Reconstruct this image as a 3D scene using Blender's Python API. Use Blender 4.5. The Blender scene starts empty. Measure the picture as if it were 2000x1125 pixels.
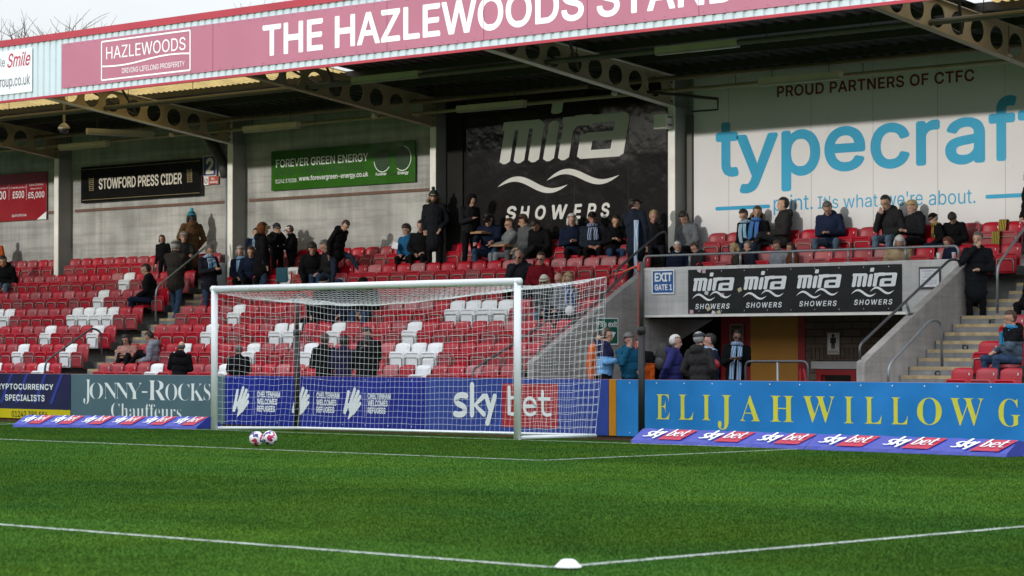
import bpy, bmesh, math, random
import numpy as np
from mathutils import Vector, Matrix
rnd = random.Random(7)
scene = bpy.context.scene
C = scene.collection

# ---------------------------------------------------------------- camera, sky, sun, exposure
CAM = (32.4313, -30.0815, 1.4032); YAW = -0.7642; PITCH = 0.02395; FPX = 5139.0
cd = bpy.data.cameras.new("camera"); cam = bpy.data.objects.new("camera", cd); C.objects.link(cam)
cam.location = CAM; cam.rotation_euler = (math.pi / 2 + PITCH, 0, -YAW)
cd.sensor_width = 36.0; cd.lens = FPX / 2000 * 36.0; cd.clip_start = 0.5; cd.clip_end = 2000
cd.dof.use_dof = True; cd.dof.focus_distance = 50.0; cd.dof.aperture_fstop = 4.0
scene.camera = cam
SUN_DIR = Vector((0.12, 1.0, -0.222)).normalized()          # the way the light travels
SUN_EL = math.asin(-SUN_DIR.z); SUN_AZ = math.atan2(-SUN_DIR.x, -SUN_DIR.y)
world = bpy.data.worlds.new("World"); scene.world = world; world.use_nodes = True
nt = world.node_tree; nt.nodes.clear()
wo = nt.nodes.new("ShaderNodeOutputWorld"); bg = nt.nodes.new("ShaderNodeBackground")
sky = nt.nodes.new("ShaderNodeTexSky"); sky.sky_type = 'NISHITA'; sky.sun_disc = False
sky.sun_elevation = SUN_EL; sky.sun_rotation = SUN_AZ; sky.air_density = 1.0; sky.dust_density = 2.0; sky.ozone_density = 1.0
tcw = nt.nodes.new("ShaderNodeTexCoord"); cn = nt.nodes.new("ShaderNodeTexNoise"); cn.inputs["Scale"].default_value = 2.6; cn.inputs["Detail"].default_value = 7
cr = nt.nodes.new("ShaderNodeValToRGB"); cr.color_ramp.elements[0].position = 0.33; cr.color_ramp.elements[0].color = (.55, .55, .55, 1); cr.color_ramp.elements[1].position = 0.62
mx = nt.nodes.new("ShaderNodeMix"); mx.data_type = 'RGBA'
# thin cloud over the blue: three times as bright overhead as at the horizon, as overcast is
sxw = nt.nodes.new("ShaderNodeSeparateXYZ"); nt.links.new(tcw.outputs["Generated"], sxw.inputs[0])
zr_ = nt.nodes.new("ShaderNodeValToRGB"); zr_.color_ramp.elements[0].position = .1; zr_.color_ramp.elements[0].color = (3.55, 3.65, 3.75, 1); zr_.color_ramp.elements[1].position = .62; zr_.color_ramp.elements[1].color = (10.2, 10.7, 11.4, 1)
nt.links.new(sxw.outputs["Z"], zr_.inputs["Fac"]); nt.links.new(zr_.outputs["Color"], mx.inputs["B"])
nt.links.new(tcw.outputs["Generated"], cn.inputs["Vector"]); nt.links.new(cn.outputs["Fac"], cr.inputs["Fac"])
nt.links.new(cr.outputs["Color"], mx.inputs["Factor"]); nt.links.new(sky.outputs["Color"], mx.inputs["A"])
nt.links.new(mx.outputs["Result"], bg.inputs["Color"]); bg.inputs["Strength"].default_value = 0.13
nt.links.new(bg.outputs["Background"], wo.inputs["Surface"])
sl = bpy.data.lights.new("sun", 'SUN'); sl.energy = 1.15; sl.angle = math.radians(1.0); sl.color = (1.0, 0.95, 0.87)
so = bpy.data.objects.new("sun", sl); C.objects.link(so); so.rotation_euler = SUN_DIR.to_track_quat('-Z', 'Y').to_euler()
scene.view_settings.view_transform = 'Standard'; scene.view_settings.look = 'None'
scene.view_settings.exposure = 0.90; scene.view_settings.gamma = 1.0; scene.view_settings.use_curve_mapping = False

# ---------------------------------------------------------------- measuring: a pixel of the 2000x1125 photograph on a real plane
_f = Vector((math.sin(YAW) * math.cos(PITCH), math.cos(YAW) * math.cos(PITCH), math.sin(PITCH)))
_r = Vector((math.cos(YAW), -math.sin(YAW), 0)); _u = _r.cross(_f); _c = Vector(CAM)
def ray(u, v): return _f * FPX + _r * (u - 1000) - _u * (v - 562.5)
def aty(u, v, y):
    d = ray(u, v); p = _c + d * ((y - _c.y) / d.y); return p
def atx(u, v, x):
    d = ray(u, v); return _c + d * ((x - _c.x) / d.x)
def atz(u, v, z):
    d = ray(u, v); return _c + d * ((z - _c.z) / d.z)
def PX(u, v, y): p = aty(u, v, y); return p.x, p.z

# ---------------------------------------------------------------- materials
MATS = {}
def srgb(h):
    h = h.lstrip('#'); return tuple((lambda c: c / 12.92 if c <= .04045 else ((c + .055) / 1.055) ** 2.4)(int(h[i:i + 2], 16) / 255) for i in (0, 2, 4))
def mat(name, col, rough=.6, spec=.5, metal=0., var=.12, vscale=3., bump=0., bscale=60., bdist=.02, coat=0., rvar=.1, detail=5., obj_var=0., trans=0., crough=.08):
    if name in MATS: return MATS[name]
    if isinstance(col, str): col = srgb(col)
    m = bpy.data.materials.new(name); m.use_nodes = True; t = m.node_tree; b = t.nodes["Principled BSDF"]; L = t.links.new
    b.inputs["Metallic"].default_value = metal; b.inputs["Specular IOR Level"].default_value = spec
    b.inputs["Coat Weight"].default_value = coat; b.inputs["Coat Roughness"].default_value = crough
    tc = t.nodes.new("ShaderNodeTexCoord"); n = t.nodes.new("ShaderNodeTexNoise"); n.inputs["Scale"].default_value = vscale; n.inputs["Detail"].default_value = detail
    L(tc.outputs["Object"], n.inputs["Vector"])
    mr = t.nodes.new("ShaderNodeMapRange"); mr.inputs["From Min"].default_value = .25; mr.inputs["From Max"].default_value = .75
    mr.inputs["To Min"].default_value = 1 - var; mr.inputs["To Max"].default_value = 1 + var; L(n.outputs["Fac"], mr.inputs["Value"])
    mul = t.nodes.new("ShaderNodeMix"); mul.data_type = 'RGBA'; mul.blend_type = 'MULTIPLY'; mul.inputs["Factor"].default_value = 1
    mul.inputs["A"].default_value = (*col, 1); L(mr.outputs["Result"], mul.inputs["B"])
    out = mul.outputs["Result"]
    if obj_var:
        oi = t.nodes.new("ShaderNodeObjectInfo"); m2 = t.nodes.new("ShaderNodeMapRange"); m2.inputs["To Min"].default_value = 1 - obj_var; m2.inputs["To Max"].default_value = 1 + obj_var
        L(oi.outputs["Random"], m2.inputs["Value"]); hs = t.nodes.new("ShaderNodeHueSaturation"); L(out, hs.inputs["Color"]); L(m2.outputs["Result"], hs.inputs["Value"])
        L(m2.outputs["Result"], hs.inputs["Saturation"]); out = hs.outputs["Color"]
    L(out, b.inputs["Base Color"])
    rr = t.nodes.new("ShaderNodeMapRange"); rr.inputs["To Min"].default_value = max(.02, rough - rvar); rr.inputs["To Max"].default_value = min(1, rough + rvar); L(n.outputs["Fac"], rr.inputs["Value"]); L(rr.outputs["Result"], b.inputs["Roughness"])
    if bump:
        n2 = t.nodes.new("ShaderNodeTexNoise"); n2.inputs["Scale"].default_value = bscale; n2.inputs["Detail"].default_value = 4; L(tc.outputs["Object"], n2.inputs["Vector"])
        bp = t.nodes.new("ShaderNodeBump"); bp.inputs["Strength"].default_value = bump; bp.inputs["Distance"].default_value = bdist; L(n2.outputs["Fac"], bp.inputs["Height"]); L(bp.outputs["Normal"], b.inputs["Normal"])
    if trans:
        tr = t.nodes.new("ShaderNodeBsdfTranslucent"); L(out, tr.inputs["Color"]); ms = t.nodes.new("ShaderNodeMixShader"); ms.inputs["Fac"].default_value = trans
        o = t.nodes["Material Output"]; L(b.outputs["BSDF"], ms.inputs[1]); L(tr.outputs["BSDF"], ms.inputs[2]); L(ms.outputs["Shader"], o.inputs["Surface"])
    MATS[name] = m; return m
def concrete(name, col, streak=.35, panel=0.):
    """cast concrete: cloudy patches, vertical weather streaks, pin holes, board lines"""
    if name in MATS: return MATS[name]
    m = mat(name, col, rough=.85, spec=.3, var=.0, bump=.25, bscale=45); t = m.node_tree; L = t.links.new; b = t.nodes["Principled BSDF"]
    tc = [n for n in t.nodes if n.type == 'TEX_COORD'][0]
    def noise(sc, mscale, lo, hi, a, bb):
        mp = t.nodes.new("ShaderNodeMapping"); mp.inputs["Scale"].default_value = mscale; L(tc.outputs["Object"], mp.inputs["Vector"])
        n = t.nodes.new("ShaderNodeTexNoise"); n.inputs["Scale"].default_value = sc; n.inputs["Detail"].default_value = 8; n.inputs["Roughness"].default_value = .62; L(mp.outputs["Vector"], n.inputs["Vector"])
        r = t.nodes.new("ShaderNodeMapRange"); r.inputs["From Min"].default_value = lo; r.inputs["From Max"].default_value = hi; r.inputs["To Min"].default_value = a; r.inputs["To Max"].default_value = bb; L(n.outputs["Fac"], r.inputs["Value"]); return r.outputs["Result"]
    x = noise(.55, (1, 1, 1.6), .3, .7, 1 - streak, 1.12); y = noise(1.0, (6, 6, .35), .35, .7, 1 - streak * .5, 1.06); z = noise(1.3, (.25, 1, 7), .42, .52, 1 - streak * .35, 1.0); q = noise(60, (1, 1, 1), .25, .4, .75, 1.0)
    cur = None
    for o in (x, y, z, q):
        if cur is None: cur = o
        else:
            mm = t.nodes.new("ShaderNodeMath"); mm.operation = 'MULTIPLY'; L(cur, mm.inputs[0]); L(o, mm.inputs[1]); cur = mm.outputs[0]
    mul = t.nodes.new("ShaderNodeMix"); mul.data_type = 'RGBA'; mul.blend_type = 'MULTIPLY'; mul.inputs["Factor"].default_value = 1; mul.inputs["A"].default_value = (*(srgb(col) if isinstance(col, str) else col), 1)
    L(cur, mul.inputs["B"]); L(mul.outputs["Result"], b.inputs["Base Color"]); return m

# ---------------------------------------------------------------- mesh builder
class MB:
    def __init__(s): s.v = []; s.f = []; s.m = []; s.cuts = []
    def add(s, vs, fs, mi=0):
        o = len(s.v); s.v += [tuple(p) for p in vs]; s.f += [tuple(i + o for i in f) for f in fs]; s.m += [mi] * len(fs)
    def box(s, a, b, mi=0):
        x0, y0, z0 = a; x1, y1, z1 = b
        s.add([(x0, y0, z0), (x1, y0, z0), (x1, y1, z0), (x0, y1, z0), (x0, y0, z1), (x1, y0, z1), (x1, y1, z1), (x0, y1, z1)],
              [(0, 3, 2, 1), (4, 5, 6, 7), (0, 1, 5, 4), (1, 2, 6, 5), (2, 3, 7, 6), (3, 0, 4, 7)], mi)
    def hexa(s, lo, hi, mi=0):
        s.add(list(lo) + list(hi), [(3, 2, 1, 0), (4, 5, 6, 7), (0, 1, 5, 4), (1, 2, 6, 5), (2, 3, 7, 6), (3, 0, 4, 7)], mi)
    def prism(s, poly, axis, a, b, mi=0):
        """polygon in the plane across AXIS ('x': (y,z), 'y': (x,z), 'z': (x,y)), from a to b"""
        n = len(poly)
        w = {'x': lambda p, t: (t, p[0], p[1]), 'y': lambda p, t: (p[0], t, p[1]), 'z': lambda p, t: (p[0], p[1], t)}[axis]
        s.add([w(p, a) for p in poly] + [w(p, b) for p in poly], [tuple(range(n - 1, -1, -1)), tuple(range(n, 2 * n))] + [(i, (i + 1) % n, n + (i + 1) % n, n + i) for i in range(n)], mi)
    def tube(s, pts, r, n=8, closed=False, mi=0, caps=True):
        pts = [Vector(p) for p in pts]; k = len(pts); rs = r if isinstance(r, (list, tuple)) else [r] * k
        ring = []; up = None
        for i, p in enumerate(pts):
            if closed: d = pts[(i + 1) % k] - pts[i - 1]
            else: d = pts[min(i + 1, k - 1)] - pts[max(i - 1, 0)]
            d = d.normalized() if d.length > 1e-9 else Vector((0, 0, 1))
            if up is None: up = Vector((0, 0, 1)) if abs(d.z) < .9 else Vector((1, 0, 0))
            a = d.cross(up); a = a.normalized() if a.length > 1e-6 else Vector((1, 0, 0)); b = a.cross(d).normalized(); up = b
            ring.append([p + (a * math.cos(2 * math.pi * j / n) + b * math.sin(2 * math.pi * j / n)) * rs[i] for j in range(n)])
        vs = [q for g in ring for q in g]; fs = []
        for i in range(k if closed else k - 1):
            i2 = (i + 1) % k
            for j in range(n): fs.append((i * n + j, i * n + (j + 1) % n, i2 * n + (j + 1) % n, i2 * n + j))
        if caps and not closed: fs += [tuple(range(n - 1, -1, -1)), tuple((k - 1) * n + j for j in range(n))]
        s.add(vs, fs, mi)
    def lathe(s, prof, c=(0, 0, 0), n=20, mi=0):
        vs = [(c[0] + r * math.cos(2 * math.pi * j / n), c[1] + r * math.sin(2 * math.pi * j / n), c[2] + z) for r, z in prof for j in range(n)]
        k = len(prof); fs = [(i * n + j, i * n + (j + 1) % n, (i + 1) * n + (j + 1) % n, (i + 1) * n + j) for i in range(k - 1) for j in range(n)]
        fs += [tuple(range(n - 1, -1, -1)), tuple((k - 1) * n + j for j in range(n))]; s.add(vs, fs, mi)
    def ellipsoid(s, c, r, n=14, k=9, mi=0, R=None):
        vs = [];
        for i in range(k + 1):
            th = math.pi * i / k
            for j in range(n):
                q = Vector((r[0] * math.sin(th) * math.cos(2 * math.pi * j / n), r[1] * math.sin(th) * math.sin(2 * math.pi * j / n), r[2] * math.cos(th)))
                if R: q = R @ q
                vs.append(Vector(c) + q)
        s.add(vs, [(i * n + j, (i + 1) * n + j, (i + 1) * n + (j + 1) % n, i * n + (j + 1) % n) for i in range(k) for j in range(n)], mi)
    def build(s, name, mats, parent=None, smooth=False, bevel=0.):
        if "lettering" in name and len(s.cuts) > 1:
            cs = s.cuts + [(len(s.v), len(s.f))]; first = cs[0]; out = None; cs[0] = (0, 0)
            for (v0, f0), (v1, f1) in zip(cs, cs[1:]):
                q = MB(); q.v = s.v[v0:v1]; q.f = [tuple(i - v0 for i in f) for f in s.f[f0:f1]]; q.m = s.m[f0:f1]; out = q.build(name, mats, parent, smooth)
            return out
        me = bpy.data.meshes.new(name)
        o = Vector(parent.matrix_basis.translation) if parent is not None else Vector((0, 0, 0))
        if parent is not None and parent.parent is not None: o = o + Vector(parent.parent.matrix_basis.translation)
        me.from_pydata([(p[0] - o.x, p[1] - o.y, p[2] - o.z) for p in s.v], [], s.f)
        for m in (mats if isinstance(mats, (list, tuple)) else [mats]): me.materials.append(m)
        if any(s.m): me.polygons.foreach_set("material_index", s.m)
        if smooth: me.polygons.foreach_set("use_smooth", [True] * len(me.polygons))
        me.validate(); me.update()
        ob = bpy.data.objects.new(name, me); C.objects.link(ob)
        if parent is not None: ob.parent = parent
        if bevel:
            bv = ob.modifiers.new("edge", 'BEVEL'); bv.width = bevel; bv.segments = 2; bv.limit_method = 'ANGLE'
        return ob
def tag(o, label=None, cat=None, group=None, kind=None):
    if label: o['label'] = label
    if cat: o['category'] = cat
    if group: o['group'] = group
    if kind: o['kind'] = kind
    return o
def thing(name, label, cat, loc=(0, 0, 0), group=None):
    o = bpy.data.objects.new(name, None); C.objects.link(o); o.location = loc; o.empty_display_size = .1
    return tag(o, label, cat, group)
def single(name, mb, m, label, cat, group=None, **k): return tag(mb.build(name, m, None, **k), label, cat, group)
def merge(t, mb, m, into="panel"):
    """small fixings drawn into the mesh of a part that is already there"""
    p = [c for c in t.children if c.name.split('.')[0] == into][0]; o = Vector(t.location); bm = bmesh.new(); bm.from_mesh(p.data); k = len(p.data.materials); p.data.materials.append(m)
    vs = [bm.verts.new((v[0] - o.x, v[1] - o.y, v[2] - o.z)) for v in mb.v]
    for f in mb.f: bm.faces.new([vs[i] for i in f]).material_index = k
    bm.to_mesh(p.data); bm.free()
def struct(name, mb, m, **k): return tag(mb.build(name, m, None, **k), kind='structure')
def arc(c, r, a0, a1, n, ax=(0, 1)):
    out = []
    for i in range(n + 1):
        a = a0 + (a1 - a0) * i / n; q = [c[0], c[1], c[2]]; q[ax[0]] += r * math.cos(a); q[ax[1]] += r * math.sin(a); out.append(tuple(q))
    return out
def rounded(pts, r, n=4):
    """3-D polyline with its corners rounded"""
    pts = [Vector(p) for p in pts]; out = [pts[0]]
    for i in range(1, len(pts) - 1):
        a, b, c = pts[i - 1], pts[i], pts[i + 1]; d0 = (a - b); d1 = (c - b); q = min(r, d0.length * .49, d1.length * .49)
        p0 = b + d0.normalized() * q; p1 = b + d1.normalized() * q
        for k in range(n + 1):
            t = k / n; out.append((p0 * (1 - t) ** 2 + b * 2 * t * (1 - t) + p1 * t * t))
    out.append(pts[-1]); return out

# ---------------------------------------------------------------- lettering
def _font(fn):
    try:
        import os
        return bpy.data.fonts.load(os.path.join(bpy.utils.system_resource('DATAFILES'), 'fonts', fn))
    except Exception: return None
FONTS = {'sans': _font('Inter.woff2'), 'serif': _font('NotoSansMath-Regular.woff2'), 'base': None}
_TC = {}
def glyphs(s, font='sans', bold=0., shear=0., space=1.):
    """outline of S filled by trapezoids between horizontal cuts (non-zero winding, so nothing overlaps); BOLD grows it, below zero thins it"""
    key = (s, font, bold, shear, space)
    if key in _TC: return _TC[key]
    s2 = s
    if font == 'serif' and FONTS['serif']: s2 = ''.join(chr(0x1D400 + ord(ch) - 65) if 'A' <= ch <= 'Z' else chr(0x1D41A + ord(ch) - 97) if 'a' <= ch <= 'z' else ch for ch in s)
    cu = bpy.data.curves.new("lettering", 'FONT'); cu.body = s2; cu.shear = shear; cu.space_character = space
    if FONTS.get(font): cu.font = FONTS[font]
    ob = bpy.data.objects.new("lettering", cu); C.objects.link(ob)
    dg = bpy.context.evaluated_depsgraph_get(); c2 = ob.evaluated_get(dg).to_curve(dg); loops = []
    for sp in c2.splines:
        if sp.type == 'BEZIER':
            B = sp.bezier_points; n = len(B); pts = []
            for i in range(n):
                p, q = B[i], B[(i + 1) % n]; P0, P1, P2, P3 = (np.array(w[:2]) for w in (p.co, p.handle_right, q.handle_left, q.co)); d = P3 - P0
                st = np.linalg.norm(d); fl = st < 1e-6 or (abs(np.cross(d, P1 - P0)) + abs(np.cross(d, P2 - P0))) / st < .004
                for t in ((0,) if fl else (0, .2, .4, .6, .8)): pts.append((1 - t) ** 3 * P0 + 3 * t * (1 - t) ** 2 * P1 + 3 * t * t * (1 - t) * P2 + t ** 3 * P3)
        else: pts = [np.array(p.co[:2]) for p in sp.points]
        if len(pts) > 2: loops.append(np.array(pts))
    bpy.data.objects.remove(ob); bpy.data.curves.remove(cu)
    vs = []; fs = []
    if loops:
        allp = np.concatenate(loops); area = sum((l[:, 0] * np.roll(l[:, 1], -1) - np.roll(l[:, 0], -1) * l[:, 1]).sum() for l in loops); sg = 1 if area > 0 else -1
        d = abs(bold); cop = [(0, 0)] if d < 1e-6 else [(d, 0), (-d, 0), (0, d), (0, -d), (d * .7, d * .7), (-d * .7, d * .7), (d * .7, -d * .7), (-d * .7, -d * .7)] + ([(0, 0)] if bold > 0 else [])
        E = []
        for l in loops:
            A = l; Bq = np.roll(l, -1, 0)
            for ox, oy in cop: E.append(np.concatenate([A + (ox, oy), Bq + (ox, oy)], 1))
        E = np.concatenate(E); E = E[np.abs(E[:, 1] - E[:, 3]) > 1e-7]; up = np.where(E[:, 3] > E[:, 1], 1, -1) * -sg
        lo = np.minimum(E[:, 1], E[:, 3]); hi = np.maximum(E[:, 1], E[:, 3]); y0, y1 = lo.min(), hi.max(); need = 1 if bold >= 0 else len(cop)
        ycut = np.unique(np.round(np.concatenate([np.linspace(y0, y1, 44 if len(s) > 2 else 120), lo if d < 1e-6 or len(s) < 3 else lo[:0], [y0, y1]]), 4)); sl = (E[:, 2] - E[:, 0]) / (E[:, 3] - E[:, 1])
        X = lambda e, y: E[e, 0] + sl[e] * (y - E[e, 1])
        for ya, yb in zip(ycut[:-1], ycut[1:]):
            ym = (ya + yb) / 2; act = np.where((lo < ym) & (hi > ym))[0]
            if len(act) == 0: continue
            xm = X(act, ym); o = np.argsort(xm); act = act[o]; w = 0; st = None
            ea = {}
            for e in act:
                w2 = w + up[e]
                if w < need <= w2: st = e
                elif w2 < need <= w and st is not None:
                    k = len(vs); xs = [X(st, ya), X(e, ya), X(e, yb), X(st, yb)]
                    if xs[1] < xs[0]: xs[0] = xs[1] = (xs[0] + xs[1]) / 2
                    if xs[2] < xs[3]: xs[2] = xs[3] = (xs[2] + xs[3]) / 2
                    vs += [(xs[0], ya), (xs[1], ya), (xs[2], yb), (xs[3], yb)]; fs.append((k, k + 1, k + 2, k + 3)); st = None
                w = w2
    vs = np.array(vs) if vs else np.zeros((1, 2)); l0 = vs.min(0); h0 = vs.max(0); _TC[key] = ((vs - l0) / np.maximum(h0 - l0, 1e-6), fs, h0 - l0); return _TC[key]
def text(mb, s, x0, x1, z0, z1, y, mi=0, flip=1, **k):
    vs, fs, wh = glyphs(s, **k)
    mb.cuts.append((len(mb.v), len(mb.f)))
    mb.add([(x0 + p[0] * (x1 - x0), y, z0 + p[1] * (z1 - z0)) for p in vs], fs, mi)
def ptext(mb, s, uL, uR, vT, vB, yp, y, mi=0, **k):
    """lettering whose box is given by its left edge (vT..vB at uL) and right edge uR on the wall plane yp"""
    x0, z1 = PX(uL, vT, yp); _, z0 = PX(uL, vB, yp); x1, _ = PX(uR, vT, yp); text(mb, s, x0, x1, z0, z1, y, mi, **k)
class Ink:
    """strokes on a board plane, each a hair's breadth in front of the last"""
    def __init__(s, mb, y, step=.0006): s.mb = mb; s.y = y; s.step = step
    def nxt(s): s.y -= s.step; return s.y
    def poly(s, pts, mi=0):
        y = s.nxt(); s.mb.add([(p[0], y, p[1]) for p in pts], [tuple(range(len(pts)))], mi)
    def disc(s, c, r, mi=0, n=14, rz=None): s.poly([(c[0] + r * math.cos(2 * math.pi * i / n), c[1] + (rz or r) * math.sin(2 * math.pi * i / n)) for i in range(n)], mi)
    def stroke(s, pts, w, mi=0, caps=True):
        P = [Vector((p[0], p[1])) for p in pts]; n = len(P); ws = w if isinstance(w, (list, tuple)) else [w] * n
        L = []; Rr = []
        for i in range(n):
            d = (P[min(i + 1, n - 1)] - P[max(i - 1, 0)]).normalized(); q = Vector((-d.y, d.x)) * ws[i] / 2
            L.append(P[i] + q); Rr.append(P[i] - q)
        y = s.nxt(); s.mb.add([(p.x, y, p.y) for p in L + Rr], [(n + i, n + i + 1, i + 1, i) for i in range(n - 1)], mi)
        if caps: s.disc(P[0], ws[0] / 2, mi); s.disc(P[-1], ws[-1] / 2, mi)
    def ring(s, c, r, w, mi=0, n=24, rz=None):
        y = s.nxt(); rz = rz or r
        vs = [(c[0] + (r + k * w / 2) * math.cos(2 * math.pi * i / n), y, c[1] + (rz + k * w / 2) * math.sin(2 * math.pi * i / n)) for k in (-1, 1) for i in range(n)]
        s.mb.add(vs, [(i, (i + 1) % n, n + (i + 1) % n, n + i) for i in range(n)], mi)
def bez(p0, p1, p2, p3, n=10):
    out = []
    for i in range(n + 1):
        t = i / n; a = (1 - t) ** 3; b = 3 * t * (1 - t) ** 2; c = 3 * t * t * (1 - t); d = t ** 3
        out.append((a * p0[0] + b * p1[0] + c * p2[0] + d * p3[0], a * p0[1] + b * p1[1] + c * p2[1] + d * p3[1]))
    return out
ORD = "first second third fourth fifth sixth seventh eighth ninth tenth eleventh twelfth thirteenth fourteenth fifteenth sixteenth seventeenth eighteenth nineteenth twentieth twenty-first twenty-second twenty-third twenty-fourth twenty-fifth twenty-sixth twenty-seventh twenty-eighth twenty-ninth thirtieth thirty-first thirty-second".split()
# ---------------------------------------------------------------- ground, grass, markings
def grass_mat(name, base=True):
    m = mat(name, (.05, .11, .022), rough=.7, spec=.25, var=0.); t = m.node_tree; L = t.links.new; b = t.nodes["Principled BSDF"]
    geo = t.nodes.new("ShaderNodeNewGeometry")
    def noise(sc, ms, lo, hi):
        mp = t.nodes.new("ShaderNodeMapping"); mp.inputs["Scale"].default_value = ms; L(geo.outputs["Position"], mp.inputs["Vector"])
        n = t.nodes.new("ShaderNodeTexNoise"); n.inputs["Scale"].default_value = sc; n.inputs["Detail"].default_value = 6; L(mp.outputs["Vector"], n.inputs["Vector"])
        r = t.nodes.new("ShaderNodeMapRange"); r.inputs["From Min"].default_value = .3; r.inputs["From Max"].default_value = .7; r.inputs["To Min"].default_value = lo; r.inputs["To Max"].default_value = hi; L(n.outputs["Fac"], r.inputs["Value"]); return r.outputs["Result"]
    sx = t.nodes.new("ShaderNodeSeparateXYZ"); L(geo.outputs["Position"], sx.inputs[0])
    w = t.nodes.new("ShaderNodeMath"); w.operation = 'MULTIPLY'; w.inputs[1].default_value = math.pi / 5.5; L(sx.outputs["Y"], w.inputs[0])
    sn = t.nodes.new("ShaderNodeMath"); sn.operation = 'SINE'; L(w.outputs[0], sn.inputs[0])
    st = t.nodes.new("ShaderNodeMapRange"); st.interpolation_type = 'SMOOTHSTEP'; st.inputs["From Min"].default_value = -.25; st.inputs["From Max"].default_value = .25; st.inputs["To Min"].default_value = .87; st.inputs["To Max"].default_value = 1.13; L(sn.outputs[0], st.inputs["Value"])
    cur = st.outputs["Result"]
    for o in (noise(.16, (1, 1, 1), .84, 1.16), noise(1.6, (1, 1, 1), .88, 1.12), noise(14, (1, 1, 1), .88, 1.12)):
        mm = t.nodes.new("ShaderNodeMath"); mm.operation = 'MULTIPLY'; L(cur, mm.inputs[0]); L(o, mm.inputs[1]); cur = mm.outputs[0]
    ca = t.nodes.new("ShaderNodeMix"); ca.data_type = 'RGBA'; ca.inputs["A"].default_value = (.036, .100, .018, 1); ca.inputs["B"].default_value = (.060, .126, .016, 1); L(noise(.45, (1, 1, 1), 0, 1), ca.inputs["Factor"])
    mul = t.nodes.new("ShaderNodeMix"); mul.data_type = 'RGBA'; mul.blend_type = 'MULTIPLY'; mul.inputs["Factor"].default_value = 1; L(ca.outputs["Result"], mul.inputs["A"]); L(cur, mul.inputs["B"])
    b.inputs["Specular IOR Level"].default_value = 0.0; b.inputs["Roughness"].default_value = 1.0
    for l in list(b.inputs["Roughness"].links): t.links.remove(l)
    if base: dk = t.nodes.new("ShaderNodeMix"); dk.data_type = 'RGBA'; dk.blend_type = 'MULTIPLY'; dk.inputs["Factor"].default_value = 1; dk.inputs["B"].default_value = (.88, .88, .88, 1); L(mul.outputs["Result"], dk.inputs["A"]); L(dk.outputs["Result"], b.inputs["Base Color"])
    else:
        at = t.nodes.new("ShaderNodeAttribute"); at.attribute_name = "blade"     # x: how painted with line chalk, y: blade to blade variation
        sp = t.nodes.new("ShaderNodeSeparateColor"); L(at.outputs["Color"], sp.inputs[0])
        v = t.nodes.new("ShaderNodeMix"); v.data_type = 'RGBA'; v.blend_type = 'MULTIPLY'; v.inputs["Factor"].default_value = 1; L(mul.outputs["Result"], v.inputs["A"]); L(sp.outputs[1], v.inputs["B"])
        pw = t.nodes.new("ShaderNodeMix"); pw.data_type = 'RGBA'; pw.inputs["B"].default_value = (.75, .78, .76, 1); L(v.outputs["Result"], pw.inputs["A"]); L(sp.outputs[0], pw.inputs["Factor"])
        L(pw.outputs["Result"], b.inputs["Base Color"])
        nv = t.nodes.new("ShaderNodeVectorMath"); nv.operation = 'SCALE'; nv.inputs["Scale"].default_value = .12; L(geo.outputs["Normal"], nv.inputs[0]); na = t.nodes.new("ShaderNodeVectorMath"); na.operation = 'ADD'; na.inputs[1].default_value = (0, 0, .9); L(nv.outputs[0], na.inputs[0])
        L(na.outputs[0], b.inputs["Normal"]); b.inputs["Specular IOR Level"].default_value = 0
        tr = t.nodes.new("ShaderNodeBsdfTranslucent"); L(pw.outputs["Result"], tr.inputs["Color"]); ms = t.nodes.new("ShaderNodeMixShader"); ms.inputs["Fac"].default_value = .48
        L(b.outputs["BSDF"], ms.inputs[1]); L(tr.outputs["BSDF"], ms.inputs[2]); L(ms.outputs["Shader"], t.nodes["Material Output"].inputs["Surface"])
    return m
mb = MB(); mb.add([(-600, -600, -.2), (600, -600, -.2), (600, 600, -.2), (-600, 600, -.2)], [(0, 1, 2, 3)]); struct("ground", mb, mat("tarmac", (.05, .05, .052), rough=.9, var=.2, vscale=.5))
GZ = lambda y: 0.0 if y < .6 else max(-.095, -.095 * (y - .6) / 2.1)
mb = MB(); ys = [-106, -60, -20, 0, .6, 1.2, 2.0, 2.7, 3.2]
for i, y in enumerate(ys): mb.v += [(-45, y, GZ(y)), (48, y, GZ(y))]
for i in range(len(ys) - 1): mb.f.append((2 * i, 2 * i + 1, 2 * i + 3, 2 * i + 2)); mb.m.append(0)
struct("pitch", mb, grass_mat("turf"))
LW = .12; Y6, X9, Y16, X20 = 5.464, 9.335, 17.57, 20.82
LINES = [("goal_line", (-34, -LW / 2, 34, LW / 2)), ("goal_area_line", (-X9, -Y6 - LW / 2, X9, -Y6 + LW / 2)), ("goal_area_line", (X9 - LW / 2, -Y6 + LW / 2, X9 + LW / 2, -LW / 2)), ("goal_area_line", (-X9 - LW / 2, -Y6 + LW / 2, -X9 + LW / 2, -LW / 2)),
         ("penalty_area_line", (-X20, -Y16 - LW / 2, X20, -Y16 + LW / 2)), ("penalty_area_line", (X20 - LW / 2, -Y16 + LW / 2, X20 + LW / 2, -LW / 2))]
chalk = mat("line_chalk", (.48, .53, .48), rough=.9, var=.2, vscale=8, bump=.3)
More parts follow.
